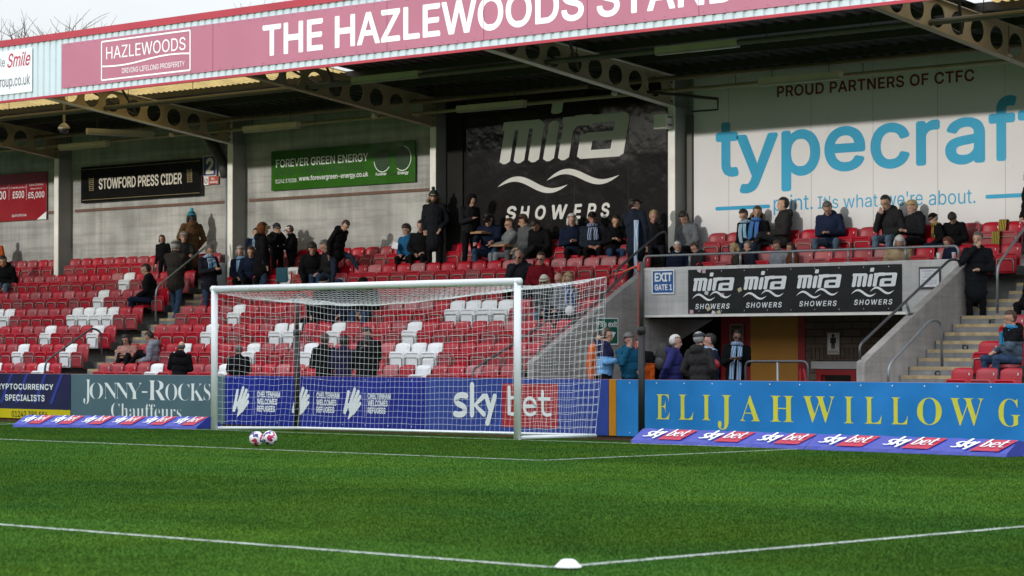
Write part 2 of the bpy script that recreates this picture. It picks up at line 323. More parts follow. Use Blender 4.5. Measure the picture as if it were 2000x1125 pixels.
for nm, (x0, y0, x1, y1) in LINES:
    mb = MB(); e_ = .022; L_ = max(x1 - x0, y1 - y0); n_ = int(L_ / .05); al = x1 - x0 > y1 - y0; lr = random.Random(len(bpy.data.objects)); vs_ = []
    for q in range(n_ + 1):      # worn, uneven edges
        s_ = q / n_; a_, b_ = e_ + abs(lr.gauss(0, .012)), e_ + abs(lr.gauss(0, .012))
        vs_ += [(x0 + (x1 - x0) * s_, y0 + a_, .004), (x0 + (x1 - x0) * s_, y1 - b_, .004)] if al else [(x1 - a_, y0 + (y1 - y0) * s_, .004), (x0 + b_, y0 + (y1 - y0) * s_, .004)]
    mb.add(vs_, [(2 * q, 2 * q + 2, 2 * q + 3, 2 * q + 1) for q in range(n_)]); struct(nm, mb, chalk)
# blades of grass over the part of the pitch that is near enough to show them
rg = np.random.default_rng(3)
NB = 900000
dist = 14.5 + (62 - 14.5) * rg.random(NB) ** 1.25
lat = (rg.random(NB) - .5) * 2 * (dist * .25 + .5)
fx, fy = math.sin(YAW), math.cos(YAW); rx, ry = math.cos(YAW), -math.sin(YAW)
bx = CAM[0] + fx * dist + rx * lat; by = CAM[1] + fy * dist + ry * lat
keep = (by < 2.75) & (bx > -34); bx, by, dist = bx[keep], by[keep], dist[keep]; n = len(bx)
paint = np.zeros(n)
for nm, (x0, y0, x1, y1) in LINES:
    e = rg.normal(0, .022, n)
    paint = np.maximum(paint, ((bx > x0 + e) & (bx < x1 + e) & (by > y0 + e) & (by < y1 + e)) * np.clip(rg.normal(.66, .33, n), 0, 1))
goal_l = np.abs(by) < .09; paint[goal_l] *= np.clip(rg.normal(.45, .4, goal_l.sum()), 0, 1)
hgt = np.clip(rg.normal(.0105, .002, n), .006, .018); hgt = np.where(paint > 0, hgt * .8, hgt); hgt = np.where(by > .3, hgt * 1.25, hgt)
wid = .0022 + .0016 * rg.random(n) + dist * 6e-5; ang = rg.random(n) * math.pi; la = rg.random(n) * 2 * math.pi; lean = hgt * rg.random(n) * .8
bz = np.where(by < .6, 0, np.maximum(-.095, -.095 * (by - .6) / 2.1))
co = np.zeros((n, 3, 3)); dx, dy = np.cos(ang) * wid, np.sin(ang) * wid
co[:, 0] = np.stack([bx - dx, by - dy, bz - .002], 1); co[:, 1] = np.stack([bx + dx, by + dy, bz - .002], 1); co[:, 2] = np.stack([bx + np.cos(la) * lean, by + np.sin(la) * lean, bz + hgt], 1)
me = bpy.data.meshes.new("grass"); me.vertices.add(3 * n); me.vertices.foreach_set("co", co.ravel()); me.loops.add(3 * n); me.loops.foreach_set("vertex_index", np.arange(3 * n, dtype=np.int32))
me.polygons.add(n); me.polygons.foreach_set("loop_start", np.arange(0, 3 * n, 3, dtype=np.int32)); me.update()
ca = me.color_attributes.new("blade", 'FLOAT_COLOR', 'POINT'); cc = np.ones((n, 3, 4)); cc[:, :, 0] = paint[:, None]; cc[:, :, 1] = np.clip(rg.normal(1, .05, n), .8, 1.2)[:, None]; ca.data.foreach_set("color", cc.ravel())
me.materials.append(grass_mat("grass_blades", False)); go = bpy.data.objects.new("grass", me); C.objects.link(go); tag(go, kind='stuff')

# ---------------------------------------------------------------- the stand
conc = concrete("cast_concrete", (.15, .15, .148)); conc_wall = concrete("board_marked_concrete", (.50, .50, .49), streak=.45); conc_side = concrete("smooth_concrete", (.37, .35, .335), streak=.35)
white_steel = mat("white_painted_steel", (.78, .77, .73), rough=.5, var=.1, vscale=4, bump=.05); cream_steel = mat("cream_painted_steel", (.35, .28, .18), rough=.55, var=.18, vscale=2.5, bump=.05)
grey_steel = mat("shaded_column_steel", (.25, .25, .24), rough=.6, var=.15, vscale=2)  # column sides: their lack of sun is put into a darker grey
dark_steel = mat("dark_steel", (.035, .03, .028), rough=.6, var=.2); galv = mat("galvanised_tube", (.24, .26, .28), rough=.42, metal=.55, var=.15, vscale=12); tube_dark = mat("weathered_dark_tube", (.09, .095, .105), rough=.4, metal=.4, var=.2, vscale=10)
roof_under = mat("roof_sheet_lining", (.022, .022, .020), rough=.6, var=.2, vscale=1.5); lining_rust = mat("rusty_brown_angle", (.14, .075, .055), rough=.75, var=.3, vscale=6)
red_trim = mat("red_flashing", (.36, .02, .04), rough=.45, var=.12, vscale=1.2, coat=.2); ribbed = mat("pale_blue_cladding", (.50, .60, .65), rough=.45, var=.06, vscale=1.5)
yellow_nose = mat("yellow_nosing_paint", (.43, .335, .19), rough=.8, var=.3, vscale=7, bump=.2); step_grey = concrete("step_concrete", (.29, .295, .30), streak=.4); black_paint = mat("black_paint", (.012, .012, .014), rough=.6)
white_vinyl = mat("white_vinyl", (.80, .83, .86), rough=.4, var=.04)
RZ = lambda k: .25 + .442 * (k - 1)              # tread height of seat row k
RE = lambda k: 5.61 + .785 * (k - 1)             # its front edge
WALL = 11.17; XV0, XV1 = -1.43, 5.95; VF = 9.0   # back wall, the vomitory's two side walls, its front
AISLE = (-16.63, -15.26); XR = (6.12, 7.62)      # left stairway, right stairway
stand = thing("stand", "covered football stand with red seats, concrete terrace and cantilever roof", "stand", (0, 5.6, 0))
def deck(x0, x1, k0, k1, mbd):
    for k in range(k0, k1 + 1):
        y1 = RE(k + 1) if k < 7 else WALL; y0 = RE(k) if k > k0 else (RE(k) if k0 == 1 else VF + .16)
        zb = RZ(k) - .442 if k > k0 else RZ(k) - .25
        mbd.prism([(y0, zb - .02), (y1 + (.05 if k < 7 else 0), zb - .02), (y1 + (.05 if k < 7 else 0), RZ(k) - .003 if k < 7 else RZ(k)), (y0, RZ(k))], 'x', x0, x1)
mb = MB(); deck(-30, XV0 - .17, 1, 7, mb); deck(XV0 - .17, XV1 + .17, 6, 7, mb); deck(XV1 + .17, 13.5, 1, 7, mb); mb.build("terrace_deck", conc, stand)
def stair(x0, x1, k0, k1):
    a = MB(); b = MB()
    for k in range(k0, k1 + 1):
        for j in range(3):
            z = RZ(k) + .1473 * j; y0 = RE(k + 1) - .262 * (3 - j) if j else RE(k); y1 = RE(k + 1)
            if j: a.box((x0, y0, RZ(k) + .003), (x1, y1 - .002, z))
            b.box((x0 + .02, y0 - .006, z - .055), (x1 - .02, y0 + .06, z + .004))
            a.box((x0 + .01, y0 - .004, z - .15), (x1 - .01, y0 + .02, z - .056))
    st = a.build("stairway", step_grey, stand); b.build("step_nosing", yellow_nose, st); return st
stair(AISLE[0] + .05, AISLE[1] - .05, 1, 6)
s2 = stair(XR[0] + .02, XR[1], 1, 5); s3 = stair(6.6, 7.9, 6, 6); stair(XV0 - 1.0, XV0 - .18, 3, 6)
for ch, k, u, vt, vb in (("C", 3, 1832, 722, 733), ("D", 4, 1886, 671, 682), ("E", 5, 1938, 617, 628)):
    m1 = MB(); x, _ = PX(u, vt, RE(k)); text(m1, ch, x - .065, x + .065, RZ(k) - .2 + .045, RZ(k) - .065, RE(k) - .008, font='sans', bold=.03); m1.build("row_letter", black_paint, s2)
# back wall: concrete bays with a rusty angle, columns and rafters
COLX = [-29.9, -22.98, -16.06, -9.12, -2.2, 6.72]
mb = MB(); mb.box((-31, WALL, -.1), (COLX[3] + .08, WALL + .2, 7.05)); mb.box((COLX[3] + .08, WALL + .06, 2.2), (14, WALL + .26, 7.05)); mb.build("back_wall", conc_wall, stand)
mb = MB()
for a, b in ((-29.7, -23.1), (-22.75, -16.2), (-15.85, -9.25)):
    mb.box((a + .03, WALL - .035, 5.02 - .03), (b - .05, WALL - .001, 5.02 + .035))
mb.build("wall_angle", lining_rust, stand)
def zbot(y): return 6.385 + (10.7 - y) * .134
def ztop(y): return 6.98 + (10.85 - y) * .11
for i, x in enumerate(COLX):
    a = MB(); a.box((x - .09, 10.735, RZ(6)), (x + .09, 10.755, 6.37)); fr = a.build("column", white_steel, stand)
    a = MB(); a.box((x - .008, 10.756, RZ(6)), (x + .008, WALL - .022, 6.95)); a.box((x - .09, WALL - .021, RZ(6)), (x + .09, WALL - .003, 6.95)); a.box((x + .075, 10.757, RZ(6)), (x + .088, WALL - .022, 6.36)); a.build("column_web", grey_steel, fr)
    cu = bpy.data.curves.new("rafter", 'CURVE'); cu.dimensions = '2D'; cu.fill_mode = 'BOTH'; cu.extrude = .006; cu.resolution_u = 6
    def spl(pts):
        sp = cu.splines.new('POLY'); sp.points.add(len(pts) - 1); sp.use_cyclic_u = True
        for p, q in zip(sp.points, pts): p.co = (q[0], q[1], 0, 1)
    spl([(5.36, zbot(5.36)), (10.75, zbot(10.75)), (10.75, ztop(10.75)), (5.36, ztop(5.36))])
    yy = 10.22
    while yy > 5.6:
        zc = (zbot(yy) + ztop(yy)) / 2; rr = .205; spl([(yy + rr * math.cos(2 * math.pi * q / 28), zc + rr * math.sin(2 * math.pi * q / 28)) for q in range(28)]); yy -= .6
    ob = bpy.data.objects.new("rafter", cu); C.objects.link(ob); me = bpy.data.meshes.new_from_object(ob.evaluated_get(bpy.context.evaluated_depsgraph_get())); bpy.data.objects.remove(ob)
    me.transform(Matrix(((0, 0, 1, x), (1, 0, 0, -5.6), (0, 1, 0, 0), (0, 0, 0, 1)))); me.materials.clear(); me.materials.append(cream_steel); ra = bpy.data.objects.new("rafter", me); C.objects.link(ra); ra.parent = stand
    a = MB()
    for zf, s in ((zbot, -1), (ztop, 1)):
        a.prism([(5.36, zf(5.36)), (10.76, zf(10.76)), (10.76, zf(10.76) + s * .016), (5.36, zf(5.36) + s * .016)], 'x', x - .09, x + .09)
    a.box((x - .09, 10.72, zbot(10.7) - .01), (x + .09, 10.734, ztop(10.7)))
    a.prism([(10.735, zbot(10.75) + .02), (WALL - .03, zbot(10.75) + .02), (WALL - .03, 6.96), (10.735, 6.96)], 'x', x - .05, x - .04)
    a.build("flange", white_steel if i in (2, 4) else cream_steel, ra)
    a = MB()
    for q in range(5):
        zq = zbot(10.7) + .08 + q * .13; a.box((x + .02, 10.70, zq), (x + .05, 10.719, zq + .03))
    a.build("bolt", dark_steel, ra)
# roof sheets, purlins, rooflights, fascia
zr = lambda y: ztop(y) + .19
def sheet(x0, x1, y0, y1, p, dep, dz=0.):
    m = MB(); n = int((x1 - x0) / p); k = 0
    for i in range(n):
        a = x0 + i * p
        for px, pz in ((0, 0), (.35, 0), (.5, -dep), (.85, -dep)):
            m.v += [(a + px * p, y0, zr(y0) + pz + dz), (a + px * p, y1, zr(y1) + pz + dz)]; k += 1
    for i in range(k - 1): m.f.append((2 * i, 2 * i + 1, 2 * i + 3, 2 * i + 2)); m.m.append(0)
    return m
LIGHTS_Y = (5.75, 7.05)
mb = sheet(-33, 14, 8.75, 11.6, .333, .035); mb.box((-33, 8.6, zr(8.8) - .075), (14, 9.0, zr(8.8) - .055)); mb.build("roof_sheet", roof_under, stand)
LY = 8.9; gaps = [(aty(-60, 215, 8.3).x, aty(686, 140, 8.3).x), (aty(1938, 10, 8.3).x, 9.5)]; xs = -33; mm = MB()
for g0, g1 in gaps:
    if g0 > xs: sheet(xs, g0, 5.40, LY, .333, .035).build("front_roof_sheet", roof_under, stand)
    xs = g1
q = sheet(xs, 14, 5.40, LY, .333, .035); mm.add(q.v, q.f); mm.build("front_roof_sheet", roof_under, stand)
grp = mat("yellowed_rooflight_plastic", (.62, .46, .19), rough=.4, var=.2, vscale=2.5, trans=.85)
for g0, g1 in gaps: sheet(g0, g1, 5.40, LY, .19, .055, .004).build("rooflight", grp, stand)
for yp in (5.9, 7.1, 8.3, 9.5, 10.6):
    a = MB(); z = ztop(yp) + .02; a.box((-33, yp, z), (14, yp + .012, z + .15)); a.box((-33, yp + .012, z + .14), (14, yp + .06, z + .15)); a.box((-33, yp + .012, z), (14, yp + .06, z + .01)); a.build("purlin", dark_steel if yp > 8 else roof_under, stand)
FY = 5.3
a = MB(); n = int((13 + 33) / .2263); vs = []
for i in range(n):
    xx = -33 + i * .2263
    for px, d in ((0, 0), (.58, 0), (.70, .032), (.88, .032)): vs.append((xx + px * .2263, FY + d))
for x, y in vs: a.v += [(x, y, 7.14), (x, y, 8.40)]
for i in range(len(vs) - 1): a.f.append((2 * i, 2 * i + 2, 2 * i + 3, 2 * i + 1)); a.m.append(0)
fa = a.build("fascia", ribbed, stand)
a = MB(); a.box((-33, FY - .03, 8.372), (13, FY + .35, 8.52)); a.build("ridge_flashing", red_trim, fa)
a = MB(); a.box((-33, FY - .02, 7.085), (13, FY + .045, 7.139)); a.build("bottom_flashing", red_trim, fa)
a = MB(); a.box((-33, FY + .06, 7.1), (13, FY + .08, 8.4)); a.build("fascia_back", roof_under, stand)
# wind braces under the rafters
a = MB()
for x in COLX[1:]:
    for q in (1, -1): a = MB(); a.tube([(x + .03 * q, 7.9, zbot(7.9) + .12), (x + .55 * q, 7.05, zr(7.0) - .2)], .03, 6); a.build("roof_brace", dark_steel, stand)
# service pipes, each a thing hung from the roof
def hung(name, label, cat, x0, x1, y, z, r, m, step=2.3):
    t = thing(name, label, cat, (x0, y, z)); a = MB(); a.tube([(x0, y, z), (x1, y, z)], r, 8); a.build("pipe", m, t); x = x0 + .7
    while x < x1: b = MB(); b.tube([(x, y, z + r), (x, y, zr(y) - .04)], .008, 5, caps=False); x += step; b.build("hanger", dark_steel, t)
hung("service_pipe", "grey tray pipe hung on rods near the roof's front edge", "pipe", -32, 13, 7.0, 6.98, .055, mat("grey_conduit", (.11, .10, .085), rough=.6, var=.2))
hung("drain_pipe", "brownish drain pipe hung beneath the rafters close to the back wall", "pipe", -32, 13, 10.05, 6.86, .05, mat("brown_pipe", (.17, .11, .07), rough=.5, var=.2))
hung("water_pipe", "thinner pale pipe running lowest along the top of the back wall", "pipe", -32, 13, 10.45, 6.66, .04, cream_steel, 3.1)
# vomitory: front panel over the passage, two raked side walls, passage behind
zt, zl = 3.035, 2.062
mb = MB(); mb.box((XV0, VF, zl), (XV1 + .17, VF + .16, zt)); vb_ = mb.build("gate_parapet", concrete("gate_parapet_concrete", (.62, .62, .62), streak=.28), stand, bevel=.01)
mb = MB(); mb.box((XV0 + .02, VF - .012, zl), (XV1 - .001, VF - .001, zl + .045)); mb.build("drip_edge", white_steel, vb_)
def raked(x0, x1, yf, zf, m):
    a = MB(); a.prism([(yf, -.05), (VF + (.16 if x0 < 0 else .3), -.05), (VF + (.16 if x0 < 0 else .3), zt - .001), (VF - .02, zt - .001), (VF - .02, zt - .09), (yf, zf)], 'x', x0, x1); return a.build("raked_wall", m, stand, bevel=.012)
raked(XV0 - .17, XV0, 5.83, 1.2, conc_side); raked(XV1, XV1 + .17, 5.92, 1.215, conc_side)
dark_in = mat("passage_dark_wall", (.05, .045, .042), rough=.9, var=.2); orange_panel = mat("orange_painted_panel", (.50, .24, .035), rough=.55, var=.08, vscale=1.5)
red_paint = mat("red_gloss_paint", (.33, .02, .025), rough=.35, var=.1)
PB = 10.6
xo0, _ = PX(1466, 700, PB); xo1, _ = PX(1560, 700, PB); xr1, _ = PX(1574, 700, PB)
mb = MB(); mb.box((xo0, PB, 0), (xo1, PB + .05, zl + .05)); mb.build("orange_wall", orange_panel, stand)
mb = MB(); mb.box((xo1 + .002, PB - .03, 0), (xr1, PB + .05, zl + .05)); mb.build("red_door_post", red_paint, stand)
brick = bpy.data.materials.new("brown_brickwork"); brick.use_nodes = True; t = brick.node_tree; b = t.nodes["Principled BSDF"]; b.inputs["Roughness"].default_value = .9
bt = t.nodes.new("ShaderNodeTexBrick"); bt.inputs["Color1"].default_value = (.12, .085, .065, 1); bt.inputs["Color2"].default_value = (.17, .125, .095, 1); bt.inputs["Mortar"].default_value = (.055, .05, .045, 1); bt.inputs["Scale"].default_value = 1; bt.inputs["Brick Width"].default_value = .44; bt.inputs["Row Height"].default_value = .14; bt.inputs["Mortar Size"].default_value = .012
tc = t.nodes.new("ShaderNodeTexCoord"); mp = t.nodes.new("ShaderNodeMapping"); mp.inputs["Rotation"].default_value = (math.pi / 2, 0, 0); t.links.new(tc.outputs["Object"], mp.inputs["Vector"]); t.links.new(mp.outputs["Vector"], bt.inputs["Vector"]); t.links.new(bt.outputs["Color"], b.inputs["Base Color"])
dx0, dz1 = PX(1597, 722, PB); dx1, _ = PX(1672, 722, PB)
mb = MB(); mb.box((xr1 + .002, PB - .01, dz1 + .18), (9, PB + .2, zl + .1)); mb.box((xr1 + .002, PB - .01, 0), (dx0 - .02, PB + .2, dz1 + .18)); mb.box((dx1 + .02, PB - .01, 0), (9, PB + .2, dz1 + .18)); mb.build("brick_wall", brick, stand)
mb = MB(); q = xr1 + .06
while q < dx1 + .3: mb.box((q, PB - .025, dz1 + .2), (q + .085, PB - .012, dz1 + .43)); q += .1
mb.build("soldier_course", mat("dark_soldier_brick", (.10, .075, .06), rough=.9, var=.3, vscale=9), stand)
mb = MB(); mb.box((dx0 - .12, PB - .05, dz1 + .02), (dx1 + .1, PB - .012, dz1 + .16)); mb.build("lintel", mat("pale_lintel", (.5, .5, .5), rough=.7), stand)
mb = MB(); mb.box((dx0 - .02, PB - .03, 0), (dx0 + .1, PB + .1, dz1)); mb.box((dx1 - .1, PB - .03, 0), (dx1 + .02, PB + .1, dz1)); mb.box((dx0 + .1, PB - .03, dz1 - .1), (dx1 - .1, PB + .1, dz1)); mb.build("door_frame", red_paint, stand)
rdx0, _ = PX(1408, 680, PB)
mb = MB(); mb.box((rdx0, PB + .004, 0), (xo0 - .003, PB + .05, zl + .05)); mb.build("red_door", red_paint, stand)
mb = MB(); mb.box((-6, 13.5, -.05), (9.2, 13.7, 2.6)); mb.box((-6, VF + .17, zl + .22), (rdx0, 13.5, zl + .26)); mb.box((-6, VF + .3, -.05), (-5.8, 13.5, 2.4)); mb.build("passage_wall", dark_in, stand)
p = [atx(u, v, XV0 + .02) for u, v in ((1268, 624), (1395, 624), (1283, 694), (1268, 694))]
mb = MB(); mb.prism([(max(q.y, VF + .162), min(q.z, zl + .22)) for q in p], 'x', XV0 - .15, XV0); mb.build("raker_beam", concrete("raker_concrete", (.32, .31, .30)), stand)
mb = MB(); mb.box((-31, 3.2, -.02), (13.5, 5.6, .012)); struct("walkway_floor", mb, conc)

# unseen: tall block added to shade the pitch, side stand mirrored in shiny boards
far = thing("added_shade_block", "towering unseen dark block added across the far end, shading the pitch", "stand", (0, -108, 0)); dkst = mat("dark_stand_face", (.045, .045, .05), rough=.9, var=.4, vscale=.3); a = MB(); a.prism([(-106, 0), (-106, 1.2), (-118, 12), (-118, 26), (-104, 27.6), (-104, 28.9), (-121, 28.9), (-121, 0)], 'x', -95, 80); a.build("building", dkst, far)
lng = thing("long_side_stand", "low roofed stand running along the touchline past the corner", "stand", (-44, -52, 0)); a = MB(); a.prism([(-40, 0), (-40, 1.0), (-50, 5), (-50, 9), (-39.5, 9.6), (-39.5, 10.3), (-51, 10.3), (-51, 0)], 'y', -104, -2); a.build("building", dkst, lng)
# ---------------------------------------------------------------- boards and signs
def panel(name, label, cat, box, y, m, th=.02, group=None, edge=None):
    """flat sign facing the pitch; box = x0, x1, z0, z1; root at its middle"""
    x0, x1, z0, z1 = box; t = thing(name, label, cat, ((x0 + x1) / 2, y, (z0 + z1) / 2), group)
    a = MB(); a.box((x0, y - th, z0), (x1, y, z1)); a.build("panel", m, t, bevel=.004); return t, y - th - .003
def pbox(uL, uR, vT, vB, y):
    x0, z1 = PX(uL, vT, y); _, z0 = PX(uL, vB, y); x1, _ = PX(uR, vT, y); return x0, x1, z0, z1
def board_mat(name, col, var=.1): return mat(name, col, rough=.32, spec=.5, var=var, vscale=1.3, coat=.25, rvar=.12)
def screws(mb, box, y, n, r=.012):
    x0, x1, z0, z1 = box; ink = Ink(mb, y)
    for i in range(n):
        x = x0 + (x1 - x0) * (i + .5) / n
        for z in (z1 - .05, z0 + .06): ink.disc((x, z), r, 0, 8)
YB = 3.0; BZ0, BZ1 = -.018, .925
pl = MB(); pl.box((-31, YB + .03, -.3), (13.2, YB + .13, -.022)); single("brick_plinth", pl, mat("plinth_brick", (.16, .08, .055), rough=.9, var=.5, vscale=9, bump=.3), "low dark brick plinth beneath the pitch-side advertising boards", "plinth")
pw = MB(); pw.box((-31, YB + .031, -.021), (13.2, YB + .11, BZ1 - .012)); pw.box((-31, YB + .004, BZ1 - .011), (13.2, YB + .12, BZ1 + .004)); single("barrier_wall", pw, mat("barrier_coping", (.30, .12, .12), rough=.6), "low pitch-side barrier wall carrying the row of advertising boards", "wall")
steel_dot = mat("screw_head", (.75, .76, .78), rough=.4)
def board(uL, uR, label, m, cat="advertising board"):
    x0 = aty(uL, 780, YB).x; x1 = aty(uR, 780, YB).x; b = (x0 + .004, x1 - .004, BZ0, BZ1); t, y = panel("advertising_board", label, cat, b, YB, m, .022, "advertising boards along the pitch"); return t, y, b
# crypto board
t, y, b = board(-60, 139.7, "navy board lettered CRYPTOCURRENCY SPECIALISTS with blue slanting streaks and yellow strip", board_mat("navy_board", (.020, .018, .075)))
a = MB(); i = Ink(a, y)
for u in (22, 52, 88, 120):
    x, _ = PX(u, 740, YB); i.poly([(x, .92), (x + .10, .92), (x - .28, .30), (x - .38, .30)])
a.build("streak", board_mat("streak_blue", (.035, .05, .30)), t)
a = MB(); i = Ink(a, y); z = PX(60, 799, YB)[1]; i.poly([(b[0], b[2]), (b[1], b[2]), (b[1], z), (b[0], z)]); ys_ = a.build("yellow_strip", board_mat("yellow_board", (.60, .48, .01)), t)
a = MB(); ptext(a, "CRYPTOCURRENCY", -12, 106, 748.5, 760, YB, y - .002, bold=.02, space=1.1); a.build("lettering", white_vinyl, t); a = MB(); ptext(a, "SPECIALISTS", 12, 89, 770, 782.5, YB, y - .002, bold=.02, space=1.1); a.build("lettering", white_vinyl, t)
a = MB(); ptext(a, "01242 388 584", 25, 95, 802, 814, YB, y - .004, bold=.01); a.build("lettering", black_paint, t)
# grey-blue board
t, y, b = board(140, 441, "slate grey board with thin white serif lettering JONNY-ROCKS Chauffeurs", board_mat("slate_board", (.085, .145, .185)))
a = MB(); k = dict(font='serif', bold=-.012)
ptext(a, "J", 165, 178, 741, 789, YB, y, **k)
x = [(177, "O", 203), (205, "N", 229), (228, "N", 252), (250, "Y", 279)]
for uL, ch, uR in x: ptext(a, ch, uL, uR, 747.5, 779, YB, y, **k)
ptext(a, "-", 279, 290, 764, 767, YB, y, **k); ptext(a, "R", 293, 325, 743, 781, YB, y, **k)
for uL, ch, uR in ((325, "O", 348), (350, "C", 372), (374, "K", 399), (400, "S", 413)): ptext(a, ch, uL, uR, 749, 782, YB, y, **k)
a.build("lettering", white_vinyl, t); a = MB(); ptext(a, "Chauffeurs", 219, 356, 787, 815, YB, y, **k); a.build("lettering", white_vinyl, t)
# refugees board
t, y, b = board(441.5, 830, "deep blue board with three white hand emblems and CHELTENHAM WELCOMES REFUGEES", board_mat("deep_blue_board", (.006, .016, .27), .2))
a = MB(); i = Ink(a, y)
def hand(ox, oz, h):
    s = h / 62.0; P = lambda px, pz: (ox + px * s * 1.36, oz + pz * s)
    for (x0, z0, x1, z1, w) in ((4, 18, 12, 56, 7.0), (14, 26, 26, 62, 7.2), (19, 24, 34, 57, 7.2), (22, 20, 38, 47, 7.0), (24, 14, 38, 33, 6.6)): i.stroke([P(x0, z0), P(x1, z1)], w * s * 1.15)
    i.poly([P(1, 12), P(6, 10), P(12, 24), P(15, 14), P(12, 4), P(11, 0), P(16, 3), P(26, 13), P(30, 22), P(26, 34), P(14, 33), P(6, 34), P(2, 22)])
for uL, z in ((456, 0), (572, 0), (672, 0)):
    a = MB(); i = Ink(a, y); x0, z0 = PX(uL, 814 + (uL - 456) * .022, YB); hand(x0, z0, .56); xl = PX(uL + 43, 780, YB)[0]; i.poly([(xl, z0 + .06), (xl + .008, z0 + .06), (xl + .008, z0 + .50), (xl, z0 + .50)])
    u2 = uL + 48; dv = (uL - 456) * .016
    for w, q, e in (("CHELTENHAM", 0, 45), ("WELCOMES", 1, 39), ("REFUGEES", 2, 35)): ptext(a, w, u2, u2 + e, 764 + q * 14 + dv, 776 + q * 14 + dv, YB, y, bold=.03)
    a.build("emblem", white_vinyl, t)
sc_ = MB(); screws(sc_, b, y, 9); merge(t, sc_, steel_dot)
# betting board
t, y, b = board(830.5, 1190, "royal blue board with big white sky and bet in a red square behind net", board_mat("royal_blue_board", (.024, .055, .31), .12))
def q2(u, v): return PX(u, v, YB)
a = MB(); i = Ink(a, y); c4 = [q2(982.5, 750), q2(1092, 750), q2(1092, 834), q2(982.5, 834)]; i.poly([(c4[3][0], c4[3][1]), (c4[2][0], c4[3][1]), (c4[2][0], c4[1][1]), (c4[0][0], c4[1][1])]); a.build("red_square", board_mat("board_red", (.40, .018, .03)), t)
def sky_word(i, P, w):
    i.stroke([P(*q) for q in bez((.19, .70), (.12, .74), (.03, .72), (.03, .60)) + bez((.03, .60), (.04, .47), (.17, .52), (.17, .38)) + bez((.17, .38), (.17, .25), (.06, .27), (.02, .29))], w * 1.25)
    i.stroke([P(.28, .28), P(.28, .95)], w * 1.25); i.stroke([P(.46, .70), P(.33, .50), P(.46, .30)], w * 1.15)
    i.stroke([P(.50, .70), P(.565, .38)], w * 1.15); i.stroke([P(.63, .70), P(.52, .10)], w * 1.2)
def bet_word(i, P, w):
    i.stroke([P(.05, .95), P(.05, .30)], w); i.stroke([P(*q) for q in bez((.05, .66), (.12, .74), (.28, .70), (.28, .48)) + bez((.28, .48), (.28, .25), (.12, .24), (.05, .32))], w * .8)
    i.stroke([P(*q) for q in bez((.41, .49), (.44, .49), (.56, .49), (.64, .49)) + bez((.64, .49), (.64, .76), (.38, .76), (.39, .48)) + bez((.39, .48), (.39, .24), (.56, .24), (.63, .33))], w * .8)
    i.stroke([P(*q) for q in [(.80, .86), (.80, .45)] + bez((.80, .45), (.80, .27), (.88, .26), (.97, .29))], w * .8); i.stroke([P(.72, .68), P(.95, .68)], w * .75)
a = MB(); i = Ink(a, y - .004); (sx0, sz0), (sx1, sz1) = q2(889, 833), q2(973, 748)
sky_word(i, lambda p, q: (sx0 + p / .66 * (sx1 - sx0), sz0 + q * (sz1 - sz0)), .085)
(ex0, ez0), (ex1, ez1) = q2(993, 830), q2(1081, 754); bet_word(i, lambda p, q: (ex0 + p * (ex1 - ex0), ez0 + q * (ez1 - ez0)), .075); a.build("lettering", white_vinyl, t)
# orange strip and pale blue board
t, y, b = board(1190.5, 1205, "narrow plain orange board between the two blue boards", board_mat("orange_board", (.50, .20, .008)))
t, y, b = board(1205.5, 2040, "sky blue board with spaced yellow serif letters ELIJAH WILLOW", board_mat("sky_blue_board", (.016, .20, .56), .16))
a = MB(); k = dict(font='serif', bold=-.006)
for ch, uL, uR in (("E", 1283, 1310), ("L", 1327, 1356), ("I", 1373, 1390), ("A", 1447, 1487), ("H", 1506, 1552), ("W", 1570, 1632), ("I", 1650, 1669), ("L", 1690, 1724), ("L", 1742, 1775), ("O", 1793, 1841), ("W", 1857, 1923), ("G", 1952, 1995)):
    d = (uL - 1283) * .0128; e = (uL - 1283) * .0215; ptext(a, ch, uL, uR, 770 + d, 818.5 + e, YB, y, **k)
ptext(a, "J", 1404, 1430, 771.5, 839, YB, y, **k); a.build("lettering", mat("yellow_vinyl", (.66, .63, .05), rough=.45, var=.05), t)
a = MB(); screws(a, b, y, 14); merge(t, a, steel_dot)
